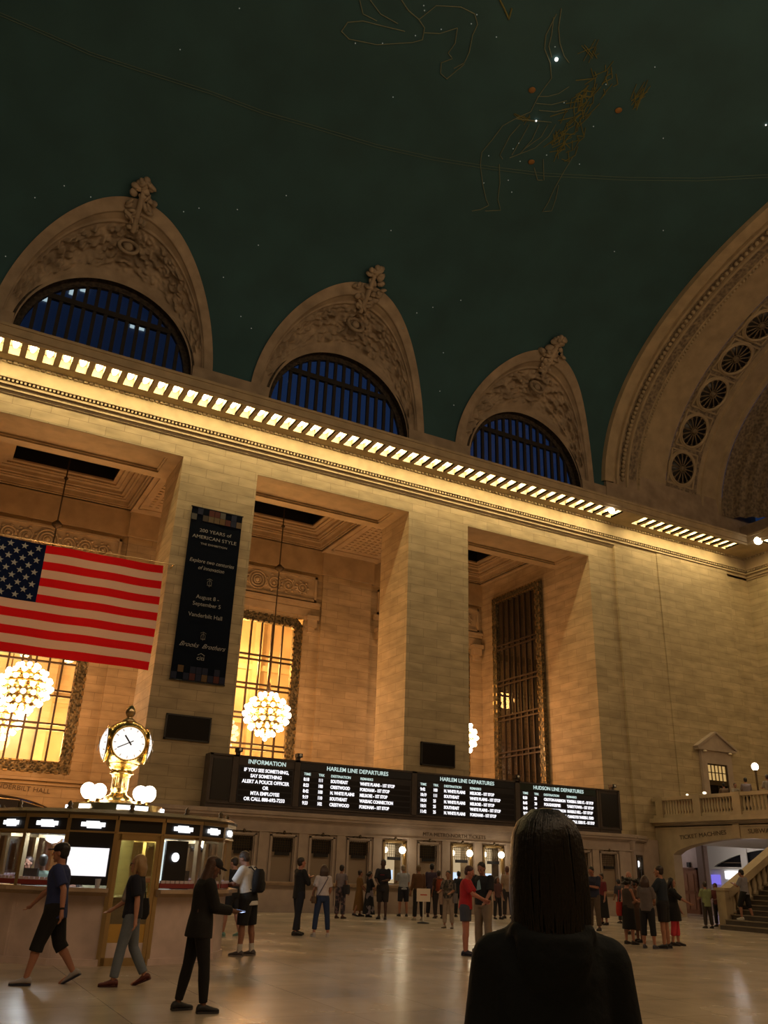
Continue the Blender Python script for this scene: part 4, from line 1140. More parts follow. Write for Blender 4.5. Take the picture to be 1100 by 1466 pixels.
# balcony lamp post, tables, small lamps
lp = empty('lamp_post', (33.9, 27.35, 4.4)); tag(lp, 'lamp post with a white globe standing on the balcony', 'lamp')
MB().tube([(0, 0, 0), (0, 0, 1.95)], .045, 8).build('pole', MAT['bronze'], lp); MB().lathe([(.16, 0), (.12, .1), (.06, .2)], seg=12).build('base', MAT['bronze'], lp)
MB().ball((0, 0, 2.12), .155, 16, 10, (1, 1, 1.15)).build('globe', MAT['globe'], lp); MB().lathe([(.04, 1.85), (.09, 1.96), (.05, 2.0)], seg=10).build('collar', MAT['bronze'], lp)
for i, (y, x) in enumerate(((32.2, 34.6), (30.9, 34.4))):
    o = empty('table_lamp', (x, y, 5.32)); tag(o, ['tiny bright lamp at the wall end of the balcony', 'small shaded lamp standing nearer the doorway on the balcony'][i], 'lamp')
    MB().ball((0, 0, .28), .07 if i == 0 else .1, 10, 6, (1, 1, .7)).build('shade', glow('small_lamp', (1., .85, .6), 1.6), o); MB().tube([(0, 0, -.12), (0, 0, .25)], .015, 6).build('stem', MAT['bronze'], o)
tb = empty('serving_counter', (34.5, 31.0, 4.4)); tag(tb, 'long wooden serving counter on the balcony behind the balustrade', 'counter')
MB().box(-.35, .35, -1.9, 1.6, .9, .98).build('top', MAT['wood'], tb); MB().box(-.3, .3, -1.85, 1.55, 0, .9).build('base', MAT['wood'], tb)

# ================================================================ STAIRCASE
SL = .52; SX = 27.15
sc_ = empty('staircase', (SX, 24.35, 0)); tag(sc_, 'dark marble staircase climbing to the balcony at the right edge', 'staircase')
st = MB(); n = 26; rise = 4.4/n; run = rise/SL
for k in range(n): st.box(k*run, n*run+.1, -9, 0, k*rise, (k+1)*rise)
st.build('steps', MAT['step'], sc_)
ns_ = MB()
for k in range(n): ns_.box(k*run-.03, k*run+.03, -9, 0, (k+1)*rise-.03, (k+1)*rise+.004)
ns_.build('nosing', pbr('step_edge', (.26, .21, .15), .35), sc_)
sb = empty('stair_balustrade', (27.75, 24.55, 0)); tag(sb, 'sloping stone balustrade with a broad rail beside the stairs', 'balustrade')
def z_at(x): return .32+x*SL
XE = 8.3
q = MB(); q.prism([(0, 0), (XE, 0), (XE, z_at(XE)), (0, z_at(0))], -.14, .14); q.build('stringer', MAT['stone_plain'], sb)
q = MB(); q.prism([(.1, z_at(.1)), (XE, z_at(XE)), (XE, z_at(XE)+.85), (.1, z_at(.1)+.75)], .10, .16); q.build('infill_panel', MAT['stone_plain'], sb)
q = MB(); q.prism([(.05, .88+.16), (XE, z_at(XE)+.88), (XE, z_at(XE)+1.06), (.05, 1.04+.32)], -.24, .24); q.prism([(.05, .98), (XE, z_at(XE)+.80), (XE, z_at(XE)+.9), (.05, 1.08)], -.16, .16); q.build('rail', MAT['stone_plain'], sb)
q = MB(); q.box(-.16, .2, -.2, .2, 0, 1.3); q.box(-.2, .24, -.25, .25, 1.3, 1.4); q.box(-.2, .24, -.24, .24, 0, .15); q.build('newel', MAT['stone_plain'], sb)
bm2 = MB().lathe([(.10, .0), (.10, .08), (.06, .12), (.11, .34), (.06, .58), (.09, .66), (.10, .76)], seg=10).mesh('baluster'); bm2.materials.append(MAT['stone_plain'])
for k in range(24):
    x = .45+k*.32; o = bpy.data.objects.new('baluster', bm2); COL.objects.link(o); o.parent = sb; o.location = (x, 0, z_at(x)-.01)

# ================================================================ INFORMATION BOOTH
AZ = R(11.43); BD = 18.45
BC = Vector((BD*math.sin(AZ), BD*math.cos(AZ), 0))
ib = empty('information_booth', BC, -AZ); tag(ib, 'round marble and brass information booth with lit header signs', 'booth')
# local frame: -Y faces the camera, +X to the right
def bp(th, r_, z=0.): return Vector((r_*math.sin(th), -r_*math.cos(th), z))
NB = 18; th0 = R(1.5)
def seg_frame(i):
    th = th0+R(20)*(i+.5); M = Matrix.Rotation(th, 4, 'Z')
    return th, M      # local: panel lies at y = -ap, x spans -hc..hc
def apo(r_): return r_*math.cos(R(10))
def hch(r_): return r_*math.sin(R(10))
RW = 2.3
DOOR = 0
for i in range(-9, 9):
    th, M = seg_frame(i); a, h = apo(RW), hch(RW)
    if i == DOOR: continue
    q = MB(); q.box(-h-.01, h+.01, -a, -a+.1, 0, 1.06, M); q.box(-h-.01, h+.01, -a-.04, -a+.1, 0, .1, M)
    q.box(-h+.04, -h+.06, -a-.006, -a, .12, 1.0, M)
    q.build('wall_panel', MAT['marble'], ib)
    c = MB(); a2, h2 = apo(2.52), hch(2.52); c.prism([(-h2, -a2), (h2, -a2), (hch(2.15), -apo(2.15)), (-hch(2.15), -apo(2.15))], 1.10, 1.16, 'z', M); c.prism([(-hch(2.42), -apo(2.42)), (hch(2.42), -apo(2.42)), (hch(2.2), -apo(2.2)), (-hch(2.2), -apo(2.2))], 1.04, 1.10, 'z', M)
    c.build('counter', MAT['marble_gold'], ib)
    if i in (-1,):      # big screen bay
        s_ = MB().box(-h+.03, h-.03, -a-.04, -a+.04, 1.2, 2.02, M).build('screen_cabinet', MAT['black'], ib)
        MB().box(-h+.07, h-.07, -a-.06, -a-.04, 1.34, 1.78, M).build('display', glow('white_display', (1., .95, .97), 1.05), s_)
    else:
        g_ = MB(); g_.box(-h+.03, h-.03, -a+.02, -a+.03, 1.24, 2.0, M); g_.build('glass_pane', MAT['booth_glass'], ib)
        r2 = MB(); r2.box(-h+.04, h-.04, -a-.05, -a+.05, 1.18, 1.26, M); r2.build('leaflet_rack', pbr('red_rack', (.25, .03, .03), .6), ib)
        l2 = MB()
        for k in range(7): l2.box(-h+.06+k*(2*h-.12)/7, -h+.06+(k+.8)*(2*h-.12)/7, -a-.055, -a-.0, 1.255, 1.30, M)
        l2.build('leaflets', pbr('leaflets', (.6, .5, .55), .7), ib)
    if i == 1:
        s_ = MB().box(-h+.1, .16, -a-.02, -a+.02, 1.22, 1.95, M).build('poster', MAT['black'], ib)
        MB().lathe([(.075, 0), (.075, .02)], seg=16, M=(M.to_3x3() @ Matrix.Rotation(R(90), 3, 'X'))).build('clock_face', MAT['white_glow'], s_, M @ Vector((-.1, -a-.03, 1.68)))
    if i != -1:
        b_ = MB().box(-h+.02, h-.02, -a+.05, -a+.07, 1.98, 2.03, M); b_.build('glass_rail', MAT['brass'], ib)
# header band and signs
for i in range(-9, 9):
    th, M = seg_frame(i); a, h = apo(RW+.03), hch(RW+.03)
    MB().box(-h, h, -a, -a+.1, 2.04, 2.25, M).build('header', MAT['black'], ib)
    q = MB(); q.box(-h, h, -a-.02, -a+.1, 2.02, 2.05, M); q.box(-h, h, -a-.05, -a+.15, 2.24, 2.33, M); q.build('header_trim', MAT['brass'], ib)
    if i == DOOR: 
        continue
    s3 = MB()
    s3.box(-.20, .20, -a-.03, -a-.005, 2.115, 2.185, M); s3.box(-.12, .10, -a-.03, -a-.005, 2.185, 2.205, M); s3.box(-.10, .14, -a-.03, -a-.005, 2.09, 2.115, M)
    s3.build('illuminated_sign', MAT['white_glow'], ib)
for i in range(-9, 9):
    th = th0+R(20)*i; q = MB(); M = Matrix.Rotation(th, 4, 'Z')
    z0 = 1.16 if i not in (0, 1) else 0
    q.box(-.035, .035, -RW-.03, -RW+.06, z0, 2.26, M); q.build('post', MAT['brass'], ib)
q = MB(); q.lathe([(.0, 2.30), (2.40, 2.30), (2.40, 2.34), (2.28, 2.40), (.0, 2.44)], seg=36, smooth=False); q.build('roof', MAT['bronze'], ib)
q = MB(); q.lathe([(.0, 2.24), (2.2, 2.24)], seg=36, smooth=False); q.build('soffit', pbr('booth_soffit', (.7, .72, .7), .5), ib)
q = MB(); q.lathe([(2.0, .96), (1.5, .96), (1.5, 1.0), (2.0, 1.0)], seg=36, smooth=False); q.build('desk', pbr('booth_desk', (.4, .4, .4), .5), ib)
q = MB(); q.lathe([(.42, 0), (.42, 2.3)], seg=16); q.build('core', pbr('booth_core', (.35, .32, .2), .4), ib)
# brass door
th, M = seg_frame(DOOR); a, h = apo(RW), hch(RW)
dg_ = MB(); 
for (x0, x1, z0, z1) in ((-h+.02, -h+.1, 0, 2.02), (h-.1, h-.02, 0, 2.02), (-h+.02, h-.02, 1.92, 2.02), (-h+.02, h-.02, 0, .12)): dg_.box(x0, x1, -a-.02, -a+.05, z0, z1, M)
dr2 = dg_.build('door', MAT['brass'], ib)
MB().box(-h+.1, h-.1, -a, -a+.02, .62, 1.92, M).build('door_glass', glass('door_glass', .25, (.75, .68, .4)), dr2)
MB().box(-h+.1, h-.1, -a, -a+.02, .12, .34, M).build('kick_plate', MAT['marble'], dr2)
MB().box(-h+.1, h-.1, -a, -a+.02, .34, .62, M).build('lower_panel', MAT['gold'], dr2)
MB().bar(M @ Vector((h-.14, -a-.05, .85)), M @ Vector((h-.14, -a-.05, 1.25)), .025).build('handle', MAT['gold'], dr2)
# things in the booth
def in_booth(name, mb, mat, th, r_, z, lab, cat):
    o = mb.build(name, mat); p = Matrix.Translation(BC) @ Matrix.Rotation(-AZ, 4, 'Z') @ Matrix.Translation(bp(th, r_, z)) @ Matrix.Rotation(th, 4, 'Z')
    o.matrix_world = p; tag(o, lab, cat); return o
mq = MB(); mq.box(-.24, .24, -.02, .02, .12, .46); mq.box(-.03, .03, -.02, .04, 0, .14); mq.box(-.12, .12, -.1, .1, 0, .02)
in_booth('computer_monitor', mq, MAT['black'], R(48), 1.75, 1.0, 'dark computer monitor on the booth desk at its right side', 'monitor')
mq = MB(); mq.box(-.2, .2, -.02, .02, .12, .42); mq.box(-.03, .03, -.02, .04, 0, .14); mq.box(-.12, .12, -.1, .1, 0, .02)
in_booth('computer_monitor', mq, MAT['black'], R(-46), 1.8, 1.0, 'dark computer monitor on the booth desk at its left side', 'monitor')
mq = MB(); mq.box(-.35, .3, -.01, .01, 0, .75)
in_booth('light_box', mq, glow('booth_light_box', (.80, .93, .9), 1.1), R(44), 1.5, 1.2, 'bright white light box glowing inside the right side of the booth', 'light')
mq = MB(); mq.box(-.3, .3, -.01, .01, 0, .28)
in_booth('light_box', mq, glow('booth_light_box2', (.8, .85, 1.), .8), R(-30), 1.2, 1.65, 'pale light box inside the left side of the booth', 'light')
in_booth('paper_cup', MB().lathe([(.035, 0), (.05, .14)], seg=12), pbr('cup', (.5, .5, .55), .4), R(-3), 2.33, 1.16, 'clear cup left on the booth counter beside the door', 'cup')

# ---------------- the clock
ck = empty('ball_clock', BC+Vector((0, 0, 2.44)), -AZ+R(7)); tag(ck, 'four faced brass ball clock with acorn finial on top of the booth', 'clock')
q = MB(); q.lathe([(.95, 0), (.95, .03), (.88, .06), (.88, .16), (.5, .18), (.36, .24)], seg=32); q.build('base_drum', MAT['brass'], ck)
for k in range(6):
    a = R(-90+60*k+12); M = Matrix.Rotation(a+R(90), 4, 'Z')
    wd = .30 if k % 2 == 0 else .12
    MB().box(-wd, wd, -.92, -.86, .045, .125, M).build('light_strip', MAT['white_glow'], ck)
q = MB(); q.lathe([(.30, .2), (.27, .3), (.17, .36), (.15, .42), (.17, .46), (.145, .5), (.15, .68), (.18, .70), (.19, .74), (.24, .76), (.22, .79), (.17, .81), (.24, .85), (.30, .90), (.33, .94)], seg=28); q.build('pedestal', MAT['gold'], ck)
q = MB()
for k in range(20):
    a = 2*math.pi*k/20; q.bar((.155*math.cos(a), .155*math.sin(a), .48), (.155*math.cos(a), .155*math.sin(a), .68), .018)
q.build('fluting', MAT['brass'], ck)
Z0 = 1.32
q = MB(); q.ball((0, 0, Z0), .50, 40, 26, (1, 1, .98)); q.build('ball', MAT['gold'], ck)
q = MB(); q.lathe([(.0, .44), (.16, .47), (.10, .52), (.05, .56), (.07, .58), (.105, .64), (.10, .70), (.06, .78), (.0, .82)], (0, 0, Z0), 20); q.build('finial', MAT['brass'], ck)
opal = glow('opal_face', (1., .93, .86), 1.15)
for k in range(4):
    M = Matrix.Rotation(R(90*k), 4, 'Z'); M3 = M.to_3x3()
    fp = MB(); RX = Matrix.Rotation(R(90), 3, 'X')
    fp.lathe([(r_, math.sqrt(.512**2-r_*r_)-.405) for r_ in (0., .08, .16, .24, .30, .33)]+[(.33, -.1)], seg=36, M=M3 @ RX); f_ = fp.build('clock_face', opal, ck, M @ Vector((0, -.405, Z0)))
    rm_ = MB(); rm_.tube([M3 @ Vector((.335*math.cos(t*math.pi/20), -.39, .335*math.sin(t*math.pi/20))) for t in range(40)], .026, 8, True); rm_.build('bezel', MAT['gold'], ck, (0, 0, Z0))
    for (an, L_, tl, w_, nm) in ((R(150), .17, .06, .028, 'hour_hand'), (R(207), .25, .08, .018, 'minute_hand')):
        an2 = {R(150): R(128), R(207): R(207)}[an]
        v = Vector((math.cos(an2), 0, math.sin(an2)))
        MB().bar(M3 @ (-v*tl+Vector((0, -.525, 0))), M3 @ (v*L_+Vector((0, -.525, 0))), w_, .01, tuple(M3 @ Vector((0, 1, 0)))).build(nm, MAT['black'], ck, (0, 0, Z0))
    mk = MB()
    for t in range(12):
        an = t*math.pi/6; v = Vector((math.cos(an), 0, math.sin(an)))
        mk.bar(M3 @ (v*.255+Vector((0, -.455, 0))), M3 @ (v*.295+Vector((0, -.43, 0))), .012, .006, tuple(M3 @ Vector((0, 1, 0))))
    mk.build('hour_marks', pbr('faint_marks', (.55, .45, .35), .6), ck, (0, 0, Z0))
# globe lamps around the pedestal
for a in (145, 172, 200, 232, 40, 12, -16, -48):
    aa = R(a)-AZ; p = BC+Vector((.60*math.cos(aa), .60*math.sin(aa), 2.44+.38+(.05 if a in (172, 12) else 0)))
    o = empty('globe_lamp', p); tag(o, 'white globe lamp in the ring around the foot of the clock', 'lamp', 'globe lamps around the clock')
    MB().ball((0, 0, 0), .145, 14, 9).build('globe', MAT['globe'], o); MB().lathe([(.05, -.2), (.04, -.15), (.06, -.11)], seg=10).build('socket', MAT['gold'], o)
for k in range(26):
    a = 2*math.pi*(k+.5)/26
    if k % 2: continue
    o = MB().lathe([(.03, 0), (.05, .03), (.03, .06), (.045, .1), (.01, .15)], seg=8).build('roof_finial', MAT['bronze'], ib); o.location = bp(a, 2.2, 2.38)
# stanchion sign
sg2p = on_floor(606, 1322)
sg2 = empty('stand_sign', sg2p, R(-10)); tag(sg2, 'square white sign with a red line on a thin pole near the ticket queue', 'sign')
MB().tube([(0, 0, 0), (0, 0, .7)], .02, 8).build('pole', MAT['white'], sg2); MB().lathe([(.2, 0), (.2, .03), (.03, .06)], seg=20).build('base', MAT['black'], sg2)
MB().box(-.24, .24, -.015, .015, .66, 1.06).build('panel', pbr('sign_white', (.75, .65, .55), .6), sg2); MB().box(-.12, .12, -.022, -.015, .85, .885).build('printed_line', pbr('sign_red', (.5, .06, .03), .6), sg2)
# ================================================================ PEOPLE
REM = []      # meshes waiting for their surface to be fused
CC = {}
def cloth(col, rough=.85, bump=.15):
    k = ('c',)+tuple(col)
    if k not in CC: CC[k] = pbr('fabric_%d' % len(CC), srgb(*col), rough, bump=bump, bscale=60, vary=.08, vscale=12)
    return CC[k]
def skin(col):
    k = ('s',)+tuple(col)
    if k not in CC: CC[k] = pbr('skin_%d' % len(CC), srgb(*col), .55)
    return CC[k]
def hairm(col):
    k = ('h',)+tuple(col)
    if k not in CC: CC[k] = pbr('hair_%d' % len(CC), srgb(*col), .45, bump=.4, bscale=50)
    return CC[k]
def cone(mb, p0, p1, r0, r1, seg=12, round_=True, wide=None, wf=1.0, rings=3):
    """tapered limb; wide = vector along which the section is scaled by wf"""
    p0 = Vector(p0); p1 = Vector(p1); t = (p1-p0); L = t.length
    if L < 1e-5: return
    t.normalize()
    if wide is not None: u = (Vector(wide)-t*Vector(wide).dot(t)).normalized()
    else:
        a = Vector((0, 0, 1)) if abs(t.z) < .9 else Vector((0, 1, 0)); u = t.cross(a).normalized()
    w = t.cross(u)
    R_ = []
    def ring(c, r): R_.append([c+u*(wf*r*math.cos(2*math.pi*k/seg))+w*(r*math.sin(2*math.pi*k/seg)) for k in range(seg)])
    if round_:
        for k in (80, 55, 28): ring(p0-t*r0*math.sin(R(k)), r0*math.cos(R(k)))
    for k in range(rings+1): q = k/rings; ring(p0+t*L*q, r0+(r1-r0)*q)
    if round_ and round_ != 'start':
        for k in (28, 55, 80): ring(p1+t*r1*math.sin(R(k)), r1*math.cos(R(k)))
    mb.loft(R_, True, True)
def fuse(mb, name, mat, parent, voxel, smooth=4, fac=.5):
    me = bpy.data.meshes.new(name); me.from_pydata(mb.v, [], mb.f); me.update()
    bm = bmesh.new(); bm.from_mesh(me); bmesh.ops.remove_doubles(bm, verts=bm.verts, dist=1e-6); bmesh.ops.recalc_face_normals(bm, faces=bm.faces); bm.to_mesh(me); bm.free()
    me.materials.append(mat)
    o = bpy.data.objects.new(name, me); COL.objects.link(o); o.parent = parent
    m = o.modifiers.new('r', 'REMESH'); m.mode = 'VOXEL'; m.voxel_size = voxel; m.use_smooth_shade = True
    s = o.modifiers.new('s', 'SMOOTH'); s.iterations = smooth; s.factor = fac
    REM.append(o); return o
def bake_people():
    dg = bpy.context.evaluated_depsgraph_get(); dg.update()
    new = [(o, bpy.data.meshes.new_from_object(o.evaluated_get(dg))) for o in REM]
    for o, me in new:
        mat = o.data.materials[0]; nm = o.data.name; old = o.data
        o.modifiers.clear(); o.data = me; me.name = o.name
        if not me.materials: me.materials.append(mat)
        else: me.materials[0] = mat
        bpy.data.meshes.remove(old)

def ell(c, ux, uy, rx, ry, seg=20, sq=1.0):
    out = []
    for k in range(seg):
        a = 2*math.pi*k/seg; ca, sa = math.cos(a), math.sin(a)
        out.append(c+ux*(rx*math.copysign(abs(ca)**sq, ca))+uy*(ry*math.copysign(abs(sa)**sq, sa)))
    return out

def person(foot, head_y, face, label, sk=(190, 140, 115), hair=('short', (35, 25, 20)), top=None, bot=None, shoes=((30, 30, 32), None), pose=None,
           sex='m', group=None, floor_z=0.0, height=None, at=None, extras=(), vox=.011, bulk=1.0):
    """foot = pixel where the feet meet the floor; head_y = pixel row of the top of the head; face: 0 away from camera, 180 to the camera,
    90 towards screen left, -90 towards screen right"""
    if at is not None: P = Vector(at)
    else: P = on_floor(foot[0], foot[1], floor_z)
    if height is None:
        dist = math.hypot(P.x, P.y)
        # walk up the vertical through P until the row matches
        lo, hi = floor_z+1.0, floor_z+2.3
        for _ in range(30):
            m_ = (lo+hi)/2; v = Vector((P.x, P.y, m_))-EYE; yy = 733-F*v.dot(CU)/v.dot(CF)
            if yy > head_y: lo = m_
            else: hi = m_
        height = min(1.95, max(1.5, (lo+hi)/2-floor_z))
    S = height/1.75
    base = math.atan2(-P.x, P.y)            # local +Y points away from the camera
    root = empty('person', P, base+R(face)); tag(root, label, 'person', group)
    p = dict(lean=0, tilt=5, turn=0, aL=(5, 8, 12, 0), aR=(5, 8, 12, 0), lL=(0, 3, 0), lR=(0, 3, 0), hip=0, curl=35)
    p.update(pose or {})
    fem = sex == 'f'
    X = Vector((1, 0, 0)); Y = Vector((0, 1, 0)); Z = Vector((0, 0, 1))
    ln = R(p['lean']); up = Vector((0, math.sin(ln), math.cos(ln))); fw = Vector((0, math.cos(ln), -math.sin(ln)))
    # ---- legs by forward kinematics
    Hh = Vector((0, 0, 0)); TH, SH = .43, .41
    legs = {}
    for s, key in ((-1, 'lL'), (1, 'lR')):
        fl_, ab, kn = p[key]; fl_, ab, kn = R(fl_), R(ab), R(kn)
        hip = Vector((s*.088, 0, 0))
        d1 = Vector((s*math.sin(ab), math.sin(fl_), -math.cos(fl_)*math.cos(ab))).normalized()
        sh = fl_-kn; d2 = Vector((s*math.sin(ab)*.6, math.sin(sh), -math.cos(sh))).normalized()
        knee = hip+d1*TH; ank = knee+d2*SH
        legs[s] = (hip, knee, ank, sh)
    def lowest(s):
        hip, knee, ank, sh = legs[s]
        toe_drop = .0 if sh > -.25 else .12*min(1, (-sh-.25)*1.4)
        return ank.z-.085-toe_drop
    zoff = -min(lowest(-1), lowest(1)); Hh.z = zoff
    lift = Vector((0, 0, zoff))
    cx = (legs[-1][2].y+legs[1][2].y)/2; lift.y = -cx*.6
    for s in legs: h_, k_, a_, sh = legs[s]; legs[s] = (h_+lift, k_+lift, a_+lift, sh)
    H = lift.copy()
    spine = lambda t, f=0.: H+up*t+fw*f
    # ---- arms
    arms = {}
    shw = (.150 if fem else .172)*bulk
    for s, key in ((-1, 'aL'), (1, 'aR')):
        fl_, ab, el, inw = [R(v) for v in p[key]]
        sh0 = spine(.485)+X*(s*shw)
        d = X*(s*math.sin(ab))+(fw*math.sin(fl_)-up*math.cos(fl_))*math.cos(ab); d.normalize()
        ref = Y if abs(d.y) < .9 else Z
        if fl_ > R(50): ref = (Z+Y*.2)
        n = ref*math.cos(inw)-X*(s*math.sin(inw)); n = (n-d*n.dot(d)).normalized()
        e = sh0+d*.285; f = (d*math.cos(el)+n*math.sin(el)).normalized(); w_ = e+f*.255
        arms[s] = (sh0, e, w_, f, n)
    # ---- head
    hd_b = spine(.565, .005)
    Rt = Matrix.Rotation(R(p['turn']), 3, 'Z') @ Matrix.Rotation(-ln*.6-R(p['tilt']), 3, 'X')
    hu, hf, hr = Rt @ Z, Rt @ Y, Rt @ X
    neck = spine(.53); hc = hd_b+hu*.125+hf*.015
    sc = lambda mb_: (setattr(mb_, 'v', [tuple(Vector(v)*S) for v in mb_.v]), mb_)[1]
    # ---------------- body
    B = MB()
    hipw = .158 if fem else .152; wst = .118 if fem else .138; chs = .142 if fem else .162
    hipw *= bulk; wst *= bulk; chs *= bulk; dpt = bulk
    rings = [ell(spine(-.07), X, fw, hipw*.80, .095*dpt), ell(spine(-.02), X, fw, hipw, .115*dpt), ell(spine(.06), X, fw, hipw*.98, .11*dpt), ell(spine(.17, .0), X, fw, wst, .092*dpt), ell(spine(.30, .01), X, fw, (wst+chs)/2, .104*dpt),
             ell(spine(.40, .01), X, fw, chs, .112*dpt), ell(spine(.47), X, fw, chs*.98, .095*dpt), ell(spine(.515), X, fw, chs*.62, .07), ell(spine(.545), X, fw, .062, .058)]
    B.loft(rings)
    cone(B, spine(.48), neck+hu*.08, .062, .052)
    # head: cranium + jaw
    B.ball(hc+hu*.02-hf*.008, .1, 16, 12, (.78, .98, 1.02), Matrix((hr, hf, hu)).transposed())
    B.ball(hc-hu*.045+hf*.022, .078, 14, 10, (.78, .86, .95), Matrix((hr, hf, hu)).transposed())
    B.ball(hc-hu*.10+hf*.068, .022, 8, 6)                                      # chin
    cone(B, hc+hu*.018+hf*.088, hc-hu*.022+hf*.112, .009, .014, 8)             # nose
    for s in (-1, 1):
        B.ball(hc-hu*.012-hf*.005+hr*(s*.079), .026, 8, 6, (.45, .8, 1.15), Matrix((hr, hf, hu)).transposed())
        B.ball(hc-hu*.018+hf*.06+hr*(s*.04), .024, 8, 6)
    cone(B, hc-hu*.066+hf*.088-hr*.018, hc-hu*.066+hf*.088+hr*.018, .010, .010, 6)
    for s in (-1, 1):
        hip, knee, ank, sh = legs[s]
        cone(B, hip-Z*.01+X*(-s*.008), knee, (.090 if fem else .086)*bulk, .057, 14)
        cone(B, knee, knee.lerp(ank, .32), .056, .057*bulk**.5); cone(B, knee.lerp(ank, .32)+(-Y*.008), ank, .056*bulk**.5, .036, 12)
        # foot
        fp = R(0) if sh > -.25 else max(-1.0, (sh+.25)*1.4)
        fd = Vector((s*.12, math.cos(fp), math.sin(fp))).normalized()
        cone(B, ank-Z*.04-fd*.03, ank-Z*.048+fd*.12, .038, .030, 10); cone(B, ank-Z*.05+fd*.12, ank-Z*.056+fd*.17, .030, .022, 10, wide=X, wf=1.4)
        sh0, e, w_, f, n = arms[s]
        cone(B, spine(.47)+X*(s*shw*.4), sh0, .056, .048*bulk**.5); cone(B, sh0, e, .047*bulk**.5, .038, 12); cone(B, e, e.lerp(w_, .35), .040, .041); cone(B, e.lerp(w_, .35), w_, .041, .026, 12)
        # hand: palm, four fingers, thumb
        side = f.cross(n).normalized()
        pal = w_+f*.045
        cone(B, w_, w_+f*.075, .024, .030, 10, wide=side, wf=1.35)
        cu_ = R(p['curl'])
        for q, (off, L_) in enumerate(((-.033, .060), (-.011, .070), (.011, .066), (.032, .052))):
            k0 = w_+f*.088+side*off; f1 = (f*math.cos(cu_*.5)+n*math.sin(cu_*.5)); f2 = (f*math.cos(cu_*1.4)+n*math.sin(cu_*1.4))
            k1 = k0+f1*(L_*.5); k2 = k1+f2*(L_*.5)
            cone(B, k0-f*.02, k1, .0098, .009, 7); cone(B, k1, k2, .009, .0078, 7)
        ts = (hr*-1 if s > 0 else hr); th_dir = (f*.55+side*(.8 if side.dot(X)*s < 0 else -.8)+n*.25).normalized()
        cone(B, w_+f*.03, w_+f*.03+th_dir*.045, .012, .0105, 7); cone(B, w_+f*.03+th_dir*.045, w_+f*.03+th_dir*.05+(f*.8+n*.4).normalized()*.035, .0105, .009, 7)
    fuse(sc(B), 'body', skin(sk), root, vox*.8*S, 3, .4)
    if not (-70 < face < 70) and hair[0] != 'hidden':
        for s in (-1, 1):
            e_ = MB(); e_.ball(hc+hu*.005+hf*.083+hr*(s*.031), .012, 8, 6, (1.3, .6, .75), Matrix((hr, hf, hu)).transposed()); sc(e_).build('eye', MAT['black'], root)
        m_ = MB(); cone(m_, hc-hu*.066+hf*.095-hr*.02, hc-hu*.066+hf*.095+hr*.02, .006, .006, 6); sc(m_).build('mouth', pbr('lips', (.18, .05, .045), .6) if 'lips' not in CC else CC['lips'], root)
    # ---------------- hair
    kind, hcol = hair
    MH = Matrix((hr, hf, hu)).transposed()
    if kind not in ('bald', 'hidden'):
        hb = MB()
        hb.ball(hc+hu*.047-hf*.026, .102, 16, 12, (.85, 1.0, .88), MH)
        hb.ball(hc+hu*.0-hf*.045, .088, 14, 10, (.90, .82, 1.0), MH)
        if kind == 'short': pass
        if kind in ('long', 'bob', 'pony', 'braids'):
            Ln = {'long': .38, 'bob': .17, 'pony': .05, 'braids': .62}[kind]
            b0 = hc-hf*.055
            seg_ = []
            nn = 9
            for k in range(nn):
                q = k/(nn-1); c_ = hc+hu*(.06*(1-q))-hf*.045-Y*((.035 if kind == 'bob' else .085)*min(1, q*2)+(.05*q if kind == 'braids' else 0))-Z*(Ln*q)
                wx = .095+.022*math.sin(min(1, q*1.6)*math.pi*.8)-.03*max(0, q-.75)*2; wy = .065+.012*math.sin(q*3)-.02*q
                if kind == 'braids': wx = .09+.05*q
                seg_.append(ell(c_, hr, hf, wx, wy, 16))
            hb.loft(seg_)
            for s in (-1, 1):
                if kind in ('long', 'bob'): cone(hb, hc+hu*.03+hr*(s*.075)-hf*.0, hc-Z*min(Ln, .2)+hr*(s*.085)+hf*.01, .03, .026, 8)
        if kind == 'pony': cone(hb, hc-hf*.10+hu*.03, hc-hf*.15-Z*.2, .035, .02)
        if kind == 'bun': hb.ball(hc-hf*.085+hu*.085, .05, 10, 8)
        if kind == 'curly':
            for k in range(34):
                a = random.uniform(0, 2*math.pi); z_ = random.uniform(-.5, 1)
                v = hr*math.cos(a)*.1+hf*(math.sin(a)*.1-.03)+hu*(z_*.105+.02)
                if v.dot(hf) > .055 and z_ < .5: continue
                hb.ball(hc+v, .045, 7, 5)
        if kind == 'grey_short': pass
        fuse(sc(hb), 'hair', hairm(hcol), root, vox*S, 2)
    else:
        if kind == 'bald': 
            hb = MB(); hb.ball(hc-hf*.04-hu*.01, .088, 12, 9, (.93, .80, .6), MH); fuse(sc(hb), 'hair', hairm(hcol), root, vox*S, 2)
    # ---------------- upper clothing
    LO = .012*bulk
    def torso_rings(z0, z1, lo, flare=0., hood=0):
        zs = [(-.30, hipw*.98, .115), (-.20, hipw*1.0, .12), (-.12, hipw*1.02, .125), (-.04, hipw*1.02, .122), (.06, hipw*1.0, .115), (.17, wst*(1.06 if fem else 1.04), .104), (.30, (wst+chs)/2*1.03, .112), (.40, chs*1.03, .118), (.47, chs*.99, .102), (.505, chs*.74, .082), (.535, .078, .068)]
        out = []
        for z, rx, ry in zs:
            if z < z0-.001 or z > z1: continue
            fl2 = flare*max(0, (.2-z))
            out.append(ell(spine(z, .005 if z > .2 else 0), X, fw, rx+lo+fl2, ry*dpt+lo+fl2))
        return out
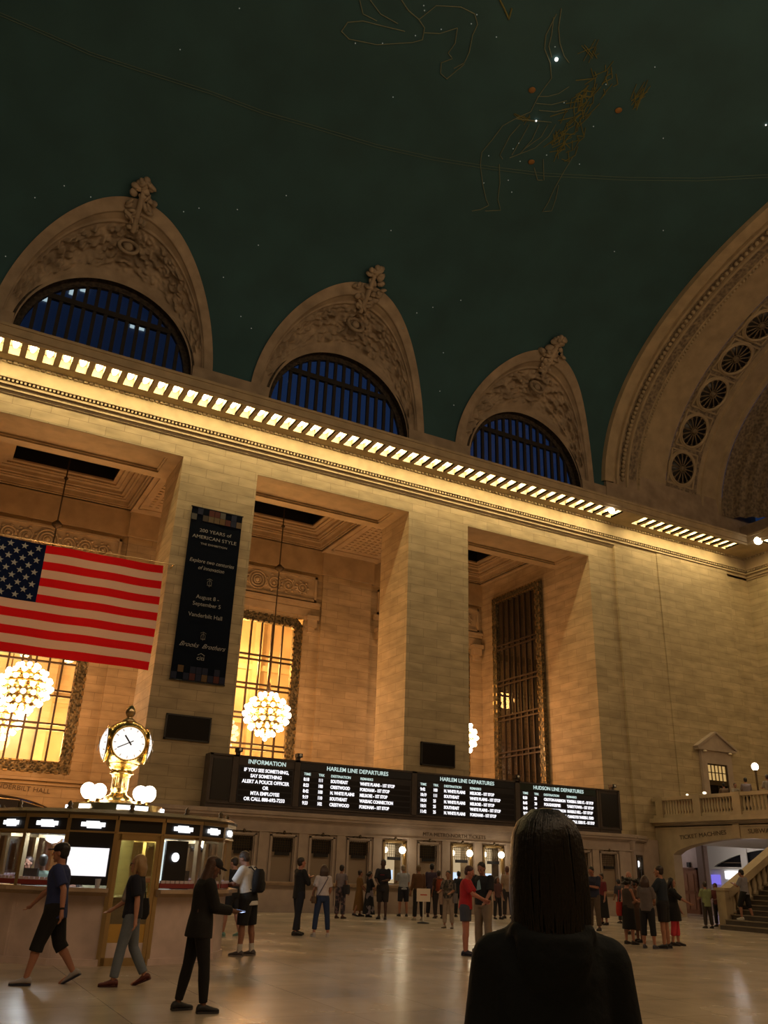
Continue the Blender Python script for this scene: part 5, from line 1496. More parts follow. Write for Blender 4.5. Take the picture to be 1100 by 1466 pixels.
    if top:
        T = MB(); col = top['col']; hem = top.get('hem', -.04); lo = LO+top.get('loose', .006); sl_ = top.get('sleeve', .35)
        neckz = .52 if top.get('low') else .54
        T.loft(torso_rings(hem, neckz, lo, top.get('flare', 0)))
        for s in (-1, 1):
            sh0, e, w_, f, n = arms[s]
            if top.get('strap'): 
                cone(T, spine(.44)+X*(s*.09), spine(.50)+X*(s*.10), .055, .04); continue
            cone(T, spine(.465)+X*(s*shw*.35), sh0-Z*.008, .060+lo*.4, .050+lo*.5)
            a_len = sl_*2
            if a_len <= 1: cone(T, sh0-Z*.006, sh0.lerp(e, a_len), .050*bulk**.5+lo, .048+lo+.004, 14, 'start'); 
            else:
                cone(T, sh0-Z*.006, e, .050*bulk**.5+lo, .042+lo, 14); cone(T, e, e.lerp(w_, a_len-1), .042+lo, .030+lo, 12, 'start')
        if top.get('hood'):
            T.ball(hc+hu*.01-hf*.01, .118, 14, 10, (.95, 1.0, 1.1), MH); cone(T, spine(.5), hc-hf*.03, .09, .1)
        if top.get('collar'): T.tube([neck+X*(.062*math.cos(k*math.pi/6))+fw*(.058*math.sin(k*math.pi/6))-Z*.0 for k in range(12)], .014, 6, True)
        mt = top['mat'] if 'mat' in top else cloth(col)
        so = fuse(sc(T), top.get('name', 'shirt'), mt, root, vox*S, 3)
        if 'print' in top:
            pr = MB(); q0 = spine(.36, .118*dpt+lo+.012)
            pcv_ = top['print']
            if pcv_ == 'triangle': pr.prism([(-.05, -.09), (.06, -.12), (.035, .06), (-.01, .10), (-.03, .04)], -.002, .004, 'y', Matrix.Translation(q0))
            elif pcv_ == 'line': pr.prism([(-.07, -.012), (.07, -.012), (.07, .012), (-.07, .012)], -.002, .004, 'y', Matrix.Translation(q0))
            sc(pr).build('print', cloth(top.get('pcol', (170, 190, 200))), root)
    # ---------------- lower clothing
    if bot:
        L = MB(); kind = bot['kind']; ln_ = bot.get('len', 1.); lo = LO+bot.get('loose', .006)
        if kind in ('pants', 'shorts', 'leggings'):
            L.loft([ell(spine(-.09), X, fw, hipw*.82+lo, .10*dpt+lo), ell(spine(-.04), X, fw, hipw+lo, .116*dpt+lo), ell(spine(.05), X, fw, hipw*.99+lo, .112*dpt+lo), ell(spine(.12), X, fw, hipw*.88+lo, .10*dpt+lo)])
            for s in (-1, 1):
                hip, knee, ank, sh = legs[s]; g = bot.get('flare', .0)
                tl = ln_*2
                q = min(1., tl); cone(L, hip-Z*.01, hip.lerp(knee, q), .092*bulk+lo, .06+(1-q)*.03+lo+(g if tl <= 1.2 else 0), 14, 'start' if tl <= 1 else True)
                if tl > 1:
                    q2 = min(.97, tl-1); w2 = .06 if q2 < .45 else .046
                    if kind == 'pants': w2 += .012
                    if kind == 'shorts': w2 += .014
                    cone(L, knee, knee.lerp(ank, min(q2, .35)), .060+lo, .060+lo, 14, 'start')
                    if q2 > .35: cone(L, knee.lerp(ank, .35), knee.lerp(ank, q2), .060+lo, w2-.006+lo+g, 14, 'start')
        else:                        # skirt or dress skirt
            bot_z = -.86*ln_; nn = 7; rg_ = []
            kx = max(abs(legs[1][1].y-legs[-1][1].y), 0)
            for k in range(nn):
                q = k/(nn-1); z = .10+(bot_z-.10)*q; w_ = hipw+lo+bot.get('flare', .06)*q
                c_ = spine(0)*1.0; c_ = H+Z*z+Y*0
                rg_.append(ell(c_, X, Y, (w_ if q > .12 else hipw*.92), .115+lo+bot.get('flare', .06)*q+kx*.35*q))
            rg_.reverse(); L.loft(rg_)
        mt = bot['mat'] if 'mat' in bot else cloth(bot['col'])
        fuse(sc(L), bot.get('name', {'pants': 'trousers', 'shorts': 'shorts', 'leggings': 'leggings', 'skirt': 'skirt', 'dress': 'dress_skirt'}[kind]), mt, root, vox*S, 3)
    # ---------------- shoes
    for s in (-1, 1):
        hip, knee, ank, sh = legs[s]
        fp = 0. if sh > -.25 else max(-1.0, (sh+.25)*1.4)
        fd = Vector((s*.12, math.cos(fp), math.sin(fp))).normalized(); fu = Vector((0, -math.sin(fp), math.cos(fp))); fs_ = fd.cross(fu).normalized()
        if shoes[0] is None: continue
        o0 = ank-fu*.085
        M = Matrix((fs_, fd, fu)).transposed()
        q = MB(); prf = [(-.075, .030, .06), (-.06, .040, .085), (-.02, .043, .095), (.03, .044, .085), (.08, .046, .065), (.13, .048, .05), (.17, .042, .042), (.195, .022, .030)]
        q.loft([[o0+M @ Vector((w_*math.cos(2*math.pi*k/12), y_, .012+h_*.5+h_*.5*math.sin(2*math.pi*k/12))) for k in range(12)] for (y_, w_, h_) in prf])
        so = sc(q).build('shoe', cloth(shoes[0], .6), root)
        q = MB(); q.loft([[o0+M @ Vector((x_, y_, z_)) for (x_, z_) in ((-w_, 0.002), (w_, .002), (w_, .024), (-w_, .024))] for (y_, w_, h_) in [(a, b_*1.06, c_) for a, b_, c_ in prf]], False)
        sc(q).build('sole', cloth(shoes[1] or (25, 24, 24), .6), so)
        if len(shoes) > 2 and shoes[2]:
            q = MB(); cone(q, ank-fu*.02, ank.lerp(knee, .28), .043, .050, 12, False); sc(q).build('sock', cloth(shoes[2]), root)
    # ---------------- accessories that stay with the figure
    W2 = lambda v: root_m @ (Vector(v)*S)
    root_m = Matrix.Translation(P) @ Matrix.Rotation(base+R(face), 4, 'Z')
    info = dict(root=root, M=root_m, S=S, arms={s: [Vector(v)*S for v in arms[s]] for s in arms}, hc=hc*S, hf=hf, hu=hu, hr=hr, spine=lambda t, f=0., x=0.: (spine(t, f)+X*x)*S, fw=fw, up=up, legs=legs)
    for ex in extras:
        if ex[0] == 'cap':
            q = MB(); q.ball(hc+hu*.055-hf*.008, .106, 16, 8, (.88, 1.02, .72), MH)
            q.loft([[hc+hu*(.050+dz)+hf*(.07+.1*k/3)+hr*(w_*t_) for (t_, dz) in ((-1, 0), (0, .012), (1, 0), (1, -.01), (0, .002), (-1, -.01))] for k, w_ in enumerate((.075, .074, .062, .03))], False)
            sc(q).build('cap', cloth(ex[1]), root)
        if ex[0] == 'glasses':
            q = MB()
            for s in (-1, 1): q.tube([hc+hu*(.004+.016*math.sin(k*math.pi/4))+hf*.097+hr*(s*.033+.022*math.cos(k*math.pi/4)) for k in range(8)], .003, 5, True)
            q.tube([hc+hf*.09+hr*.055, hc-hf*.01+hr*.082], .003, 5); q.tube([hc+hf*.09-hr*.055, hc-hf*.01-hr*.082], .003, 5)
            sc(q).build('glasses', MAT['black'], root)
        if ex[0] == 'watch':
            sh0, e, w_, f, n = arms[ex[1]]; q = MB(); cone(q, w_-f*.035, w_-f*.01, .033, .031, 12, False); sc(q).build('wristband', cloth(ex[2]), root)
        if ex[0] == 'strap':
            q = MB(); pts = [spine(.52, 0)+X*(ex[1]*.06)+fw*-.02]
            for k in range(7):
                t_ = k/6; z = .50-.46*t_; xx = ex[1]*.10-ex[1]*.26*t_; pts.append(spine(z, ex[2]*(.135*dpt+.012))+X*xx)
            q.tube(pts, .009, 5); sc(q).build('strap', cloth(ex[3]), root)
        if ex[0] == 'scarf':
            q = MB(); q.tube([spine(.52, .06*math.sin(k*math.pi/6))+X*(.075*math.cos(k*math.pi/6)) for k in range(12)], .026, 7, True); cone(q, spine(.5, .09), spine(.22, .135), .035, .055, 10, True, X, 1.3); fuse(sc(q), 'scarf', cloth(ex[1]), root, vox*S, 2)
    return info

def obj_at(name, mb, mat, M, lab, cat):
    o = mb.build(name, mat); o.matrix_world = M; tag(o, lab, cat); return o
def backpack(inf, col, lab):
    root = empty('backpack'); root.matrix_world = inf['M'] @ Matrix.Translation(inf['spine'](.28, -.215)); tag(root, lab, 'bag')
    q = MB()
    def rr(z, w, d): return [Vector((w*math.copysign(abs(math.cos(a))**.6, math.cos(a)), d*math.copysign(abs(math.sin(a))**.6, math.sin(a)), z)) for a in [2*math.pi*k/16 for k in range(16)]]
    q.loft([rr(-.22, .10, .06), rr(-.2, .14, .085), rr(0, .15, .095), rr(.14, .14, .08), rr(.21, .09, .05)]); q.build('pack', cloth(col), root)
    q = MB(); q.loft([[v+Vector((0, -.07, 0)) for v in rr(-.18, .09, .05)], [v+Vector((0, -.08, 0)) for v in rr(-.05, .1, .05)], [v+Vector((0, -.07, 0)) for v in rr(.02, .08, .03)]]); q.build('pocket', cloth(col), root)
    for s in (-1, 1):
        MB().tube([(s*.09, .06, .17), (s*.1, .14, .24), (s*.11, .28, .2), (s*.125, .345, .06), (s*.14, .26, -.1), (s*.12, .08, -.17)], .013, 6).build('strap', cloth(col), root)
def handbag(inf, side, drop, col, lab, w=.17, h=.13, name='handbag', t=.05):
    a = inf['arms'][side]; c = a[2] if drop is None else inf['spine'](drop, -.02, side*.235)
    root = empty(name); root.matrix_world = inf['M'] @ Matrix.Translation(c+Vector((0, 0, -h-.14 if drop is None else 0))); tag(root, lab, 'bag')
    q = MB(); q.loft([[Vector((x*t*1.0, y*w*k, z)) for x, y in ((-1, -1), (1, -1), (1.15, 0), (1, 1), (-1, 1), (-1.15, 0))] for k, z in ((.86, -h), (1.05, -h*.5), (1., .2*h), (.85, h))]); q.build('bag_body', cloth(col), root)
    top_z = .14+h*.0 if drop is None else .34
    MB().tube([(0, -w*.6, h*.9), (0, -w*.3, h+top_z*.85), (0, w*.3, h+top_z*.85), (0, w*.6, h*.9)], .009, 6).build('handle', cloth(col), root)
def phone(inf, side, lab, lit=True):
    sh0, e, w_, f, n = inf['arms'][side]; c = w_+f*.10*1.0+n*.03
    z = f.normalized(); x = n.cross(z).normalized()
    M = inf['M'] @ (Matrix.Translation(c) @ Matrix((x, z, x.cross(z))).transposed().to_4x4())
    root = empty('phone'); root.matrix_world = M; tag(root, lab, 'phone')
    MB().box(-.037, .037, -.075, .075, -.005, .005).build('casing', MAT['black'], root)
    if lit:
        MB().box(-.033, .033, -.068, .068, .005, .007).build('screen', glow('phone_screen', (.5, .62, 1.), 1.4), root)
        MB().box(-.033, .033, -.068, .068, -.007, -.005).build('screen', glow('phone_screen', (.5, .62, 1.), 1.4), root)

stand = dict(lL=(1, 4, 2), lR=(-1, 4, 1))
def crossed(**k): d = dict(aL=(28, 4, 105, 55), aR=(28, 4, 105, 50)); d.update(stand); d.update(k); return d
# ---- near figures -------------------------------------------------
a = person((66, 1410), 1203, 80, 'person in a blue t-shirt, dark knee shorts and cap, striding past the booth', (165, 115, 95), ('short', (30, 25, 25)),
           dict(col=(38, 50, 100), sleeve=.40, hem=-.12, loose=.012), dict(kind='shorts', col=(14, 13, 16), len=.62, loose=.016), ((150, 145, 150), (25, 30, 55)),
           dict(lL=(17, 3, 6), lR=(-13, 3, 22), aL=(-24, 10, 20, 0), aR=(32, 6, 14, 0), lean=3, tilt=2, turn=-12), extras=(('cap', (18, 16, 18)), ('watch', -1, (15, 15, 15))), vox=.010, bulk=1.06)
b = person((180, 1412), 1222, 82, 'person with blond hair in a navy top and pale jeans, walking before the booth door', (180, 130, 110), ('bob', (150, 120, 85)),
           dict(col=(20, 24, 42), sleeve=.42, hem=-.10, loose=.012), dict(kind='pants', col=(105, 115, 130), len=.96, loose=.0), ((90, 40, 35), (60, 25, 25)),
           dict(lL=(11, 2, 4), lR=(-8, 2, 22), aL=(-14, 8, 10, 0), aR=(18, 10, 40, 10), lean=0, tilt=0, turn=-10), 'f', extras=(('glasses',), ('scarf', (140, 130, 130))), vox=.010)
handbag(b, 1, .08, (14, 14, 17), 'black shoulder bag on the arm of the blond walker', .17, .14)
c = person((272, 1449), 1222, -72, 'person all in black with very long brown hair, standing and reading a phone', (110, 75, 60), ('braids', (70, 46, 36)),
           dict(col=(13, 12, 15), sleeve=.97, hem=-.12, loose=.014, flare=.03, name='jacket'), dict(kind='leggings', col=(12, 11, 14), len=.97, loose=-.002), ((30, 30, 34), (50, 50, 55)),
           dict(lL=(-7, 5, 3), lR=(9, 5, 5), aL=(22, 4, 68, 25), aR=(22, 4, 66, 20), tilt=24, lean=3), 'f', extras=(('cap', (30, 30, 38)), ('watch', 1, (170, 170, 175))), vox=.010, bulk=1.05)
phone(c, 1, 'glowing phone in the hand of the figure in black')
d = person((350, 1369), 1216, 62, 'person in a white t-shirt and black shorts with a backpack, leaning on the booth counter', (140, 98, 80), ('short', (50, 38, 32)),
           dict(col=(205, 205, 208), sleeve=.42, hem=-.14, loose=.018), dict(kind='shorts', col=(16, 17, 24), len=.50, loose=.028), ((75, 70, 75), (130, 125, 125), (190, 190, 190)),
           dict(lL=(2, 5, 2), lR=(-4, 5, 2), aL=(38, 5, 62, 30), aR=(40, 5, 60, 30), tilt=26, lean=8), vox=.010, bulk=1.05)
backpack(d, (18, 18, 24), 'black backpack worn over the white t-shirt at the booth')
e = person((329, 1341), 1226, 50, 'person in dark clothes and mint shoes half hidden behind the booth counter', (160, 115, 95), ('short', (40, 30, 28)),
           dict(col=(22, 22, 28), sleeve=.4, hem=-.1), dict(kind='shorts', col=(14, 14, 18), len=.48, loose=.02), ((110, 150, 140), (130, 160, 150)), dict(lL=(8, 4, 3), lR=(-8, 4, 10), aL=(35, 5, 60, 30), aR=(35, 5, 60, 30), tilt=15), vox=.012)
# ---- middle distance ----------------------------------------------
f_ = person((424, 1339), 1226, -62, 'person in a black jacket and dark trousers with folded arms, looking along the hall', (165, 110, 90), ('short', (35, 22, 18)),
           dict(col=(16, 17, 22), sleeve=.97, hem=-.12, name='jacket', loose=.012), dict(kind='pants', col=(22, 25, 38), len=.97), ((22, 17, 16), None), crossed(lL=(8, 5, 4), lR=(-7, 4, 3), tilt=-2))
g = person((459, 1341), 1237, 10, 'person in a white t-shirt and blue jeans with a shoulder strap, seen from behind', (165, 115, 95), ('bob', (60, 42, 34)),
           dict(col=(190, 182, 186), sleeve=.38, hem=-.02, loose=.014), dict(kind='pants', col=(32, 48, 80), len=.90, loose=.0), ((175, 165, 160), (190, 185, 180)), dict(lL=(1, 8, 2), lR=(-1, 8, 1), aL=(8, 14, 30, 10), aR=(10, 12, 40, 20)), 'f', extras=(('strap', 1, -1, (70, 60, 90)),))
handbag(g, -1, -.05, (90, 70, 50), 'small tan bag at the hip of the white t-shirt and jeans figure', .1, .08)
h = person((486, 1315), 1238, -30, 'person with hair in a bun and patterned trousers near the ticket counter', (130, 90, 75), ('bun', (28, 22, 22)),
           dict(col=(120, 110, 120), sleeve=.3, hem=-.05), dict(kind='pants', col=(80, 70, 80), mat=patterned('print_trousers', [srgb(60, 50, 60), srgb(110, 90, 95), srgb(40, 40, 55)], 14), len=.93, loose=.014), ((60, 35, 30), None), stand, 'f')
handbag(h, 1, .02, (30, 28, 38), 'dark bag of the figure in patterned trousers', .17, .15)
i_ = person((512, 1312), 1245, -70, 'person in a long mustard dress walking past the ticket windows', (150, 105, 85), ('short', (45, 30, 26)),
           dict(col=(120, 88, 48), sleeve=.42, hem=-.12), dict(kind='dress', col=(120, 88, 48), len=.82, flare=.05), ((60, 55, 65), None), dict(lL=(10, 3, 4), lR=(-10, 3, 12), aL=(15, 5, 40, 20), aR=(15, 5, 40, 20)), 'f')
j = person((527, 1313), 1247, -60, 'person in a long black dress with pale flowers near the ticket counter', (140, 100, 85), ('pony', (30, 22, 22)),
           dict(col=(20, 20, 28), mat=patterned('floral', [srgb(16, 18, 28), srgb(18, 20, 30), srgb(22, 24, 36), srgb(120, 110, 120)], 9), sleeve=.5, hem=-.12), dict(kind='dress', col=(20, 20, 28), mat=patterned('floral_skirt', [srgb(16, 18, 28), srgb(18, 20, 30), srgb(22, 24, 36), srgb(120, 110, 120)], 9), len=.95, flare=.10), ((25, 25, 30), None), dict(lL=(6, 3, 4), lR=(-6, 3, 6), aL=(20, 6, 50, 20), aR=(20, 6, 50, 20)), 'f')
k_ = person((547, 1316), 1227, 170, 'tall person in a dark print t-shirt and dark shorts facing the hall', (75, 50, 42), ('short', (18, 14, 14)),
           dict(col=(26, 26, 38), sleeve=.45, hem=-.12, loose=.014, print='line', pcol=(120, 35, 45)), dict(kind='shorts', col=(38, 34, 36), len=.50, loose=.02), ((35, 28, 28), None), dict(lL=(3, 2, 2), lR=(-2, 2, 2), aL=(20, 8, 70, 30), aR=(20, 8, 55, 30)))
l_ = person((577, 1312), 1238, 12, 'grey haired person in a white t-shirt leaning at the lit ticket window', (165, 115, 95), ('short', (135, 120, 100)),
           dict(col=(150, 155, 168), sleeve=.42, hem=-.10, loose=.016), dict(kind='shorts', col=(28, 30, 45), len=.50, loose=.02), ((50, 45, 45), None), dict(aL=(45, 8, 45, 10), aR=(20, 8, 30, 10), lean=6, **stand))
m = person((599, 1318), 1238, 20, 'person in a brown jacket with light shoes standing behind the square sign', (150, 105, 85), ('short', (105, 85, 60)),
           dict(col=(88, 58, 36), sleeve=.9, hem=-.05, name='jacket'), dict(kind='pants', col=(22, 20, 24), len=.95), ((165, 155, 140), (180, 170, 160)), stand)
n_ = person((618, 1313), 1236, -10, 'person in a purple-grey top waiting in line next to the brown jacket', (120, 80, 65), ('short', (22, 18, 20)),
           dict(col=(58, 46, 66), sleeve=.8, hem=-.06), dict(kind='pants', col=(26, 24, 30), len=.95), ((60, 40, 40), None), stand)
o_ = person((628, 1315), 1246, 15, 'person with an orange and red backpack in the ticket line', (130, 90, 75), ('short', (40, 30, 28)),
           dict(col=(60, 40, 30), sleeve=.4, hem=-.05), dict(kind='pants', col=(40, 34, 38), len=.95), ((50, 40, 40), None), stand)
backpack(o_, (130, 52, 26), 'orange backpack in the ticket line')
p_ = person((642, 1329), 1246, 165, 'person in white trousers and a print blouse carrying a pale tote bag', (150, 105, 85), ('bun', (34, 24, 24)),
           dict(col=(80, 75, 72), mat=patterned('print_blouse', [srgb(70, 66, 60), srgb(110, 100, 95), srgb(46, 46, 50)], 16), sleeve=.5, hem=-.08), dict(kind='pants', col=(150, 135, 125), len=.90, loose=.004), ((150, 135, 120), None), dict(aL=(15, 10, 60, 20), aR=(8, 14, 70, 0), **stand), 'f')
handbag(p_, 1, -.02, (150, 128, 118), 'pale tote bag carried with the white trousers', .16, .19, 'tote_bag')
handbag(p_, -1, -.02, (110, 105, 110), 'striped dark shopping bag carried behind the pale tote', .12, .14, 'shopping_bag')
q_ = person((657, 1313), 1247, -20, 'person in a black top standing at the second lit ticket window', (130, 90, 75), ('bun', (18, 16, 18)),
           dict(col=(24, 26, 36), sleeve=.4, hem=-.05), dict(kind='pants', col=(24, 22, 26), len=.95), ((30, 26, 28), None), stand, 'f')
r_ = person((667, 1368), 1238, -100, 'person in a red t-shirt and denim shorts hugging someone in black', (175, 115, 100), ('short', (60, 28, 26)),
           dict(col=(168, 28, 40), sleeve=.42, hem=-.05, loose=.016), dict(kind='shorts', col=(62, 66, 82), len=.32, loose=.014, flare=.01), ((40, 42, 62), (50, 50, 60)), dict(lL=(0, 3, 1), lR=(2, 3, 3), aL=(35, 6, 40, 40), aR=(38, 6, 45, 40), tilt=18, lean=3), 'f')
s_ = person((693, 1362), 1233, 150, 'person in a black t-shirt with a pale print hugged by the red t-shirt figure', (150, 105, 90), ('short', (20, 18, 20)),
           dict(col=(20, 22, 30), sleeve=.45, hem=-.08, loose=.016, print='triangle', pcol=(130, 160, 170)), dict(kind='pants', col=(130, 115, 100), len=.95, loose=.012), ((50, 45, 45), None), dict(aL=(20, 10, 30, 20), aR=(25, 8, 60, 40), tilt=20, **stand), bulk=1.08)
t_ = person((713, 1316), 1262, -150, 'person with a pale bag seen past the shoulder of the black print t-shirt', (140, 100, 85), ('long', (50, 34, 32)),
           dict(col=(90, 60, 62), sleeve=.5, hem=-.05), dict(kind='pants', col=(36, 34, 40), len=.95), ((40, 34, 34), None), stand, 'f')
u_ = person((728, 1315), 1240, 20, 'tall person in a beige t-shirt at the third lit ticket window', (150, 100, 82), ('short', (88, 50, 38)),
           dict(col=(150, 128, 112), sleeve=.45, hem=-.08), dict(kind='pants', col=(46, 42, 46), len=.95), ((40, 34, 34), None), stand)
# ---- right of the foreground figure
w_ = person((853, 1332), 1238, 155, 'person in a navy t-shirt and tan trousers looking down at both hands', (150, 100, 82), ('short', (20, 16, 18)),
           dict(col=(34, 38, 62), sleeve=.45, hem=-.08, loose=.014), dict(kind='pants', col=(84, 70, 60), len=.95), ((50, 40, 36), None), dict(aL=(28, 5, 80, 40), aR=(28, 5, 80, 40), tilt=22, **stand), bulk=1.08)
x_ = person((866, 1324), 1250, 130, 'person in a red top and long black skirt behind the navy t-shirt', (145, 100, 82), ('bun', (40, 26, 26)),
           dict(col=(100, 28, 40), sleeve=.5, hem=-.02), dict(kind='skirt', col=(14, 13, 17), len=.80, flare=.05), ((30, 26, 28), None), stand, 'f')
y_ = person((893, 1322), 1262, 30, 'person in dark clothes and grey shirt stooping near the angled ticket window', (140, 98, 80), ('short', (22, 18, 20)),
           dict(col=(52, 48, 58), sleeve=.45, hem=-.05), dict(kind='pants', col=(26, 24, 30), len=.95), ((36, 28, 26), None), dict(lean=16, aL=(20, 6, 50, 20), aR=(20, 6, 50, 20), **stand), height=1.6)
z_ = person((903, 1352), 1256, -40, 'person with big curly dark hair, black skirt and a red shoulder bag', (160, 112, 92), ('curly', (16, 13, 15)),
           dict(col=(62, 52, 46), sleeve=.2, hem=-.05, strap=True), dict(kind='skirt', col=(12, 11, 14), len=.62, flare=.04), ((45, 38, 40), None), dict(aL=(10, 8, 30, 10), aR=(24, 5, 60, 20), **stand), 'f')
handbag(z_, -1, -.02, (160, 40, 32), 'red shoulder bag beside the black skirt', .15, .17)
aa = person((907, 1338), 1247, 160, 'older balding person in a pale shirt facing the hall behind the curly hair', (170, 120, 105), ('bald', (110, 100, 95)),
           dict(col=(92, 84, 84), sleeve=.45, hem=-.06), dict(kind='pants', col=(60, 54, 54), len=.95), ((40, 34, 34), None), stand)
ab = person((917, 1349), 1260, 120, 'person with dark hair in a brown dress in the middle of the talking group', (120, 82, 68), ('curly', (15, 12, 14)),
           dict(col=(74, 50, 38), sleeve=.4, hem=-.1), dict(kind='dress', col=(66, 46, 36), len=.7, flare=.05), ((30, 26, 28), None), dict(aL=(18, 6, 50, 20), aR=(30, 6, 60, 20), **stand), 'f', height=1.6)
ac = person((931, 1358), 1253, -15, 'person in a grey t-shirt and dark capri trousers with back to the hall', (160, 112, 92), ('bob', (60, 40, 34)),
           dict(col=(92, 84, 86), sleeve=.4, hem=-.04, loose=.014), dict(kind='pants', col=(16, 18, 28), len=.74, loose=.01), ((70, 68, 80), (90, 88, 95)), dict(aL=(20, 8, 60, 20), aR=(15, 8, 60, 20), **stand), 'f')
ad = person((955, 1358), 1238, 75, 'tall person in a teal t-shirt and dark shorts talking with one arm bent', (165, 115, 92), ('short', (45, 32, 28)),
           dict(col=(30, 40, 54), sleeve=.45, hem=-.10, loose=.014), dict(kind='shorts', col=(20, 19, 24), len=.44, loose=.02), ((30, 30, 36), (60, 60, 70)), dict(aL=(35, 8, 60, 10), aR=(35, 10, 50, 10), **stand))
ae = person((969, 1354), 1256, -95, 'person in a long black cardigan and bright pink trousers pointing one arm sideways', (165, 115, 95), ('long', (18, 15, 18)),
           dict(col=(15, 14, 18), sleeve=.62, hem=-.30, loose=.016, flare=.08, name='cardigan'), dict(kind='pants', col=(190, 52, 66), len=.80, loose=.004), ((45, 34, 34), None), dict(lL=(4, 3, 3), lR=(-4, 3, 4), aL=(8, 6, 20, 10), aR=(48, 12, 12, 0), lean=-2), 'f')
handbag(ae, -1, -.12, (14, 13, 16), 'black bag swinging by the pink trousers', .14, .12)
af = person((1016, 1329), 1262, 30, 'person in a pale green shirt standing at the foot of the stairs', (150, 105, 85), ('short', (50, 38, 34)),
           dict(col=(128, 138, 98), sleeve=.45, hem=-.12, loose=.02), dict(kind='pants', col=(52, 44, 40), len=.95), ((30, 26, 28), None), dict(aL=(20, 8, 60, 20), aR=(20, 8, 50, 20), **stand))
ag = person((1031, 1327), 1264, 150, 'person in a dark red top beside the green shirt at the stair foot', (110, 72, 58), ('short', (18, 14, 16)),
           dict(col=(86, 34, 30), sleeve=.5, hem=-.1), dict(kind='pants', col=(26, 20, 22), len=.95), ((26, 20, 20), None), dict(aL=(20, 8, 60, 20), aR=(20, 8, 50, 20), **stand))
ah = person(None, None, 60, 'person in a grey t-shirt, black shorts and white shoes on the lowest steps', (150, 105, 85), ('short', (18, 15, 18)),
           dict(col=(130, 128, 140), sleeve=.45, hem=-.10, loose=.018), dict(kind='shorts', col=(16, 14, 18), len=.52, loose=.022), ((190, 185, 180), (200, 200, 195)), dict(lL=(22, 5, 26), lR=(-6, 5, 8), aL=(28, 8, 85, 20), aR=(25, 8, 85, 20), tilt=16), at=(27.72, 23.55, 4.4/26*2), height=1.74)
phone(ah, 1, 'bright phone held by the grey t-shirt figure on the steps')
ai = person(None, None, -80, 'person in black high on the staircase at the right edge', (120, 82, 68), ('short', (26, 20, 20)),
           dict(col=(18, 18, 24), sleeve=.9, hem=-.1, name='jacket'), dict(kind='pants', col=(20, 20, 26), len=.95), ((24, 22, 24), None), stand, at=(29.85, 23.3, 4.4/26*9), height=1.72)
# ---- people on the balcony
def balc(px, y_, face, lab, col, hcol, kind='short', **k):
    q = on_x(px, 1120, 33.95)
    return person(None, None, face, lab, (150, 108, 88), (kind, hcol), dict(col=col, sleeve=.45, hem=-.05), dict(kind='pants', col=(30, 28, 34), len=.95), ((30, 28, 30), None), dict(aL=(30, 8, 70, 20), aR=(30, 8, 70, 20), **stand), at=(33.95, q.y, 4.4), vox=.016, **k)
balc(1036, 0, 20, 'dark haired person bending over the balcony rail near the doorway', (120, 100, 84), (18, 16, 22), height=1.55)
balc(1052, 0, 200, 'person in a white top behind the balcony rail between two dark shirts', (150, 140, 126), (60, 44, 36), height=1.5)
balc(1068, 0, 10, 'person in a pale mauve shirt leaning at the balcony rail', (130, 118, 122), (20, 17, 20), height=1.7)
balc(1100, 0, 30, 'person in a light shirt at the right end of the visible balcony rail', (150, 145, 138), (36, 22, 22), height=1.75)
# ---- staff inside the booth
def staff(th, r__, face, lab, col, hcol, hgt, kind='short'):
    q = Matrix.Translation(BC) @ Matrix.Rotation(-AZ, 4, 'Z') @ bp(R(th), r__, 0)
    return person(None, None, face, lab, (150, 105, 85), (kind, hcol), dict(col=col, sleeve=.6, hem=-.05), dict(kind='pants', col=(26, 26, 32), len=.95), ((28, 26, 28), None), dict(aL=(25, 6, 70, 30), aR=(25, 6, 70, 30), **stand), at=(q.x, q.y, 0), height=hgt, vox=.013)
staff(-58, 1.35, 15, 'person in a pale green shirt seen from behind inside the booth', (120, 140, 128), (30, 24, 22), 1.66)
staff(-78, 1.45, 150, 'person in dark clothes working inside the left side of the booth', (36, 38, 42), (46, 30, 26), 1.62)
staff(-46, .95, 170, 'person with reddish hair facing out beside the pale green shirt in the booth', (70, 62, 60), (70, 44, 34), 1.72)
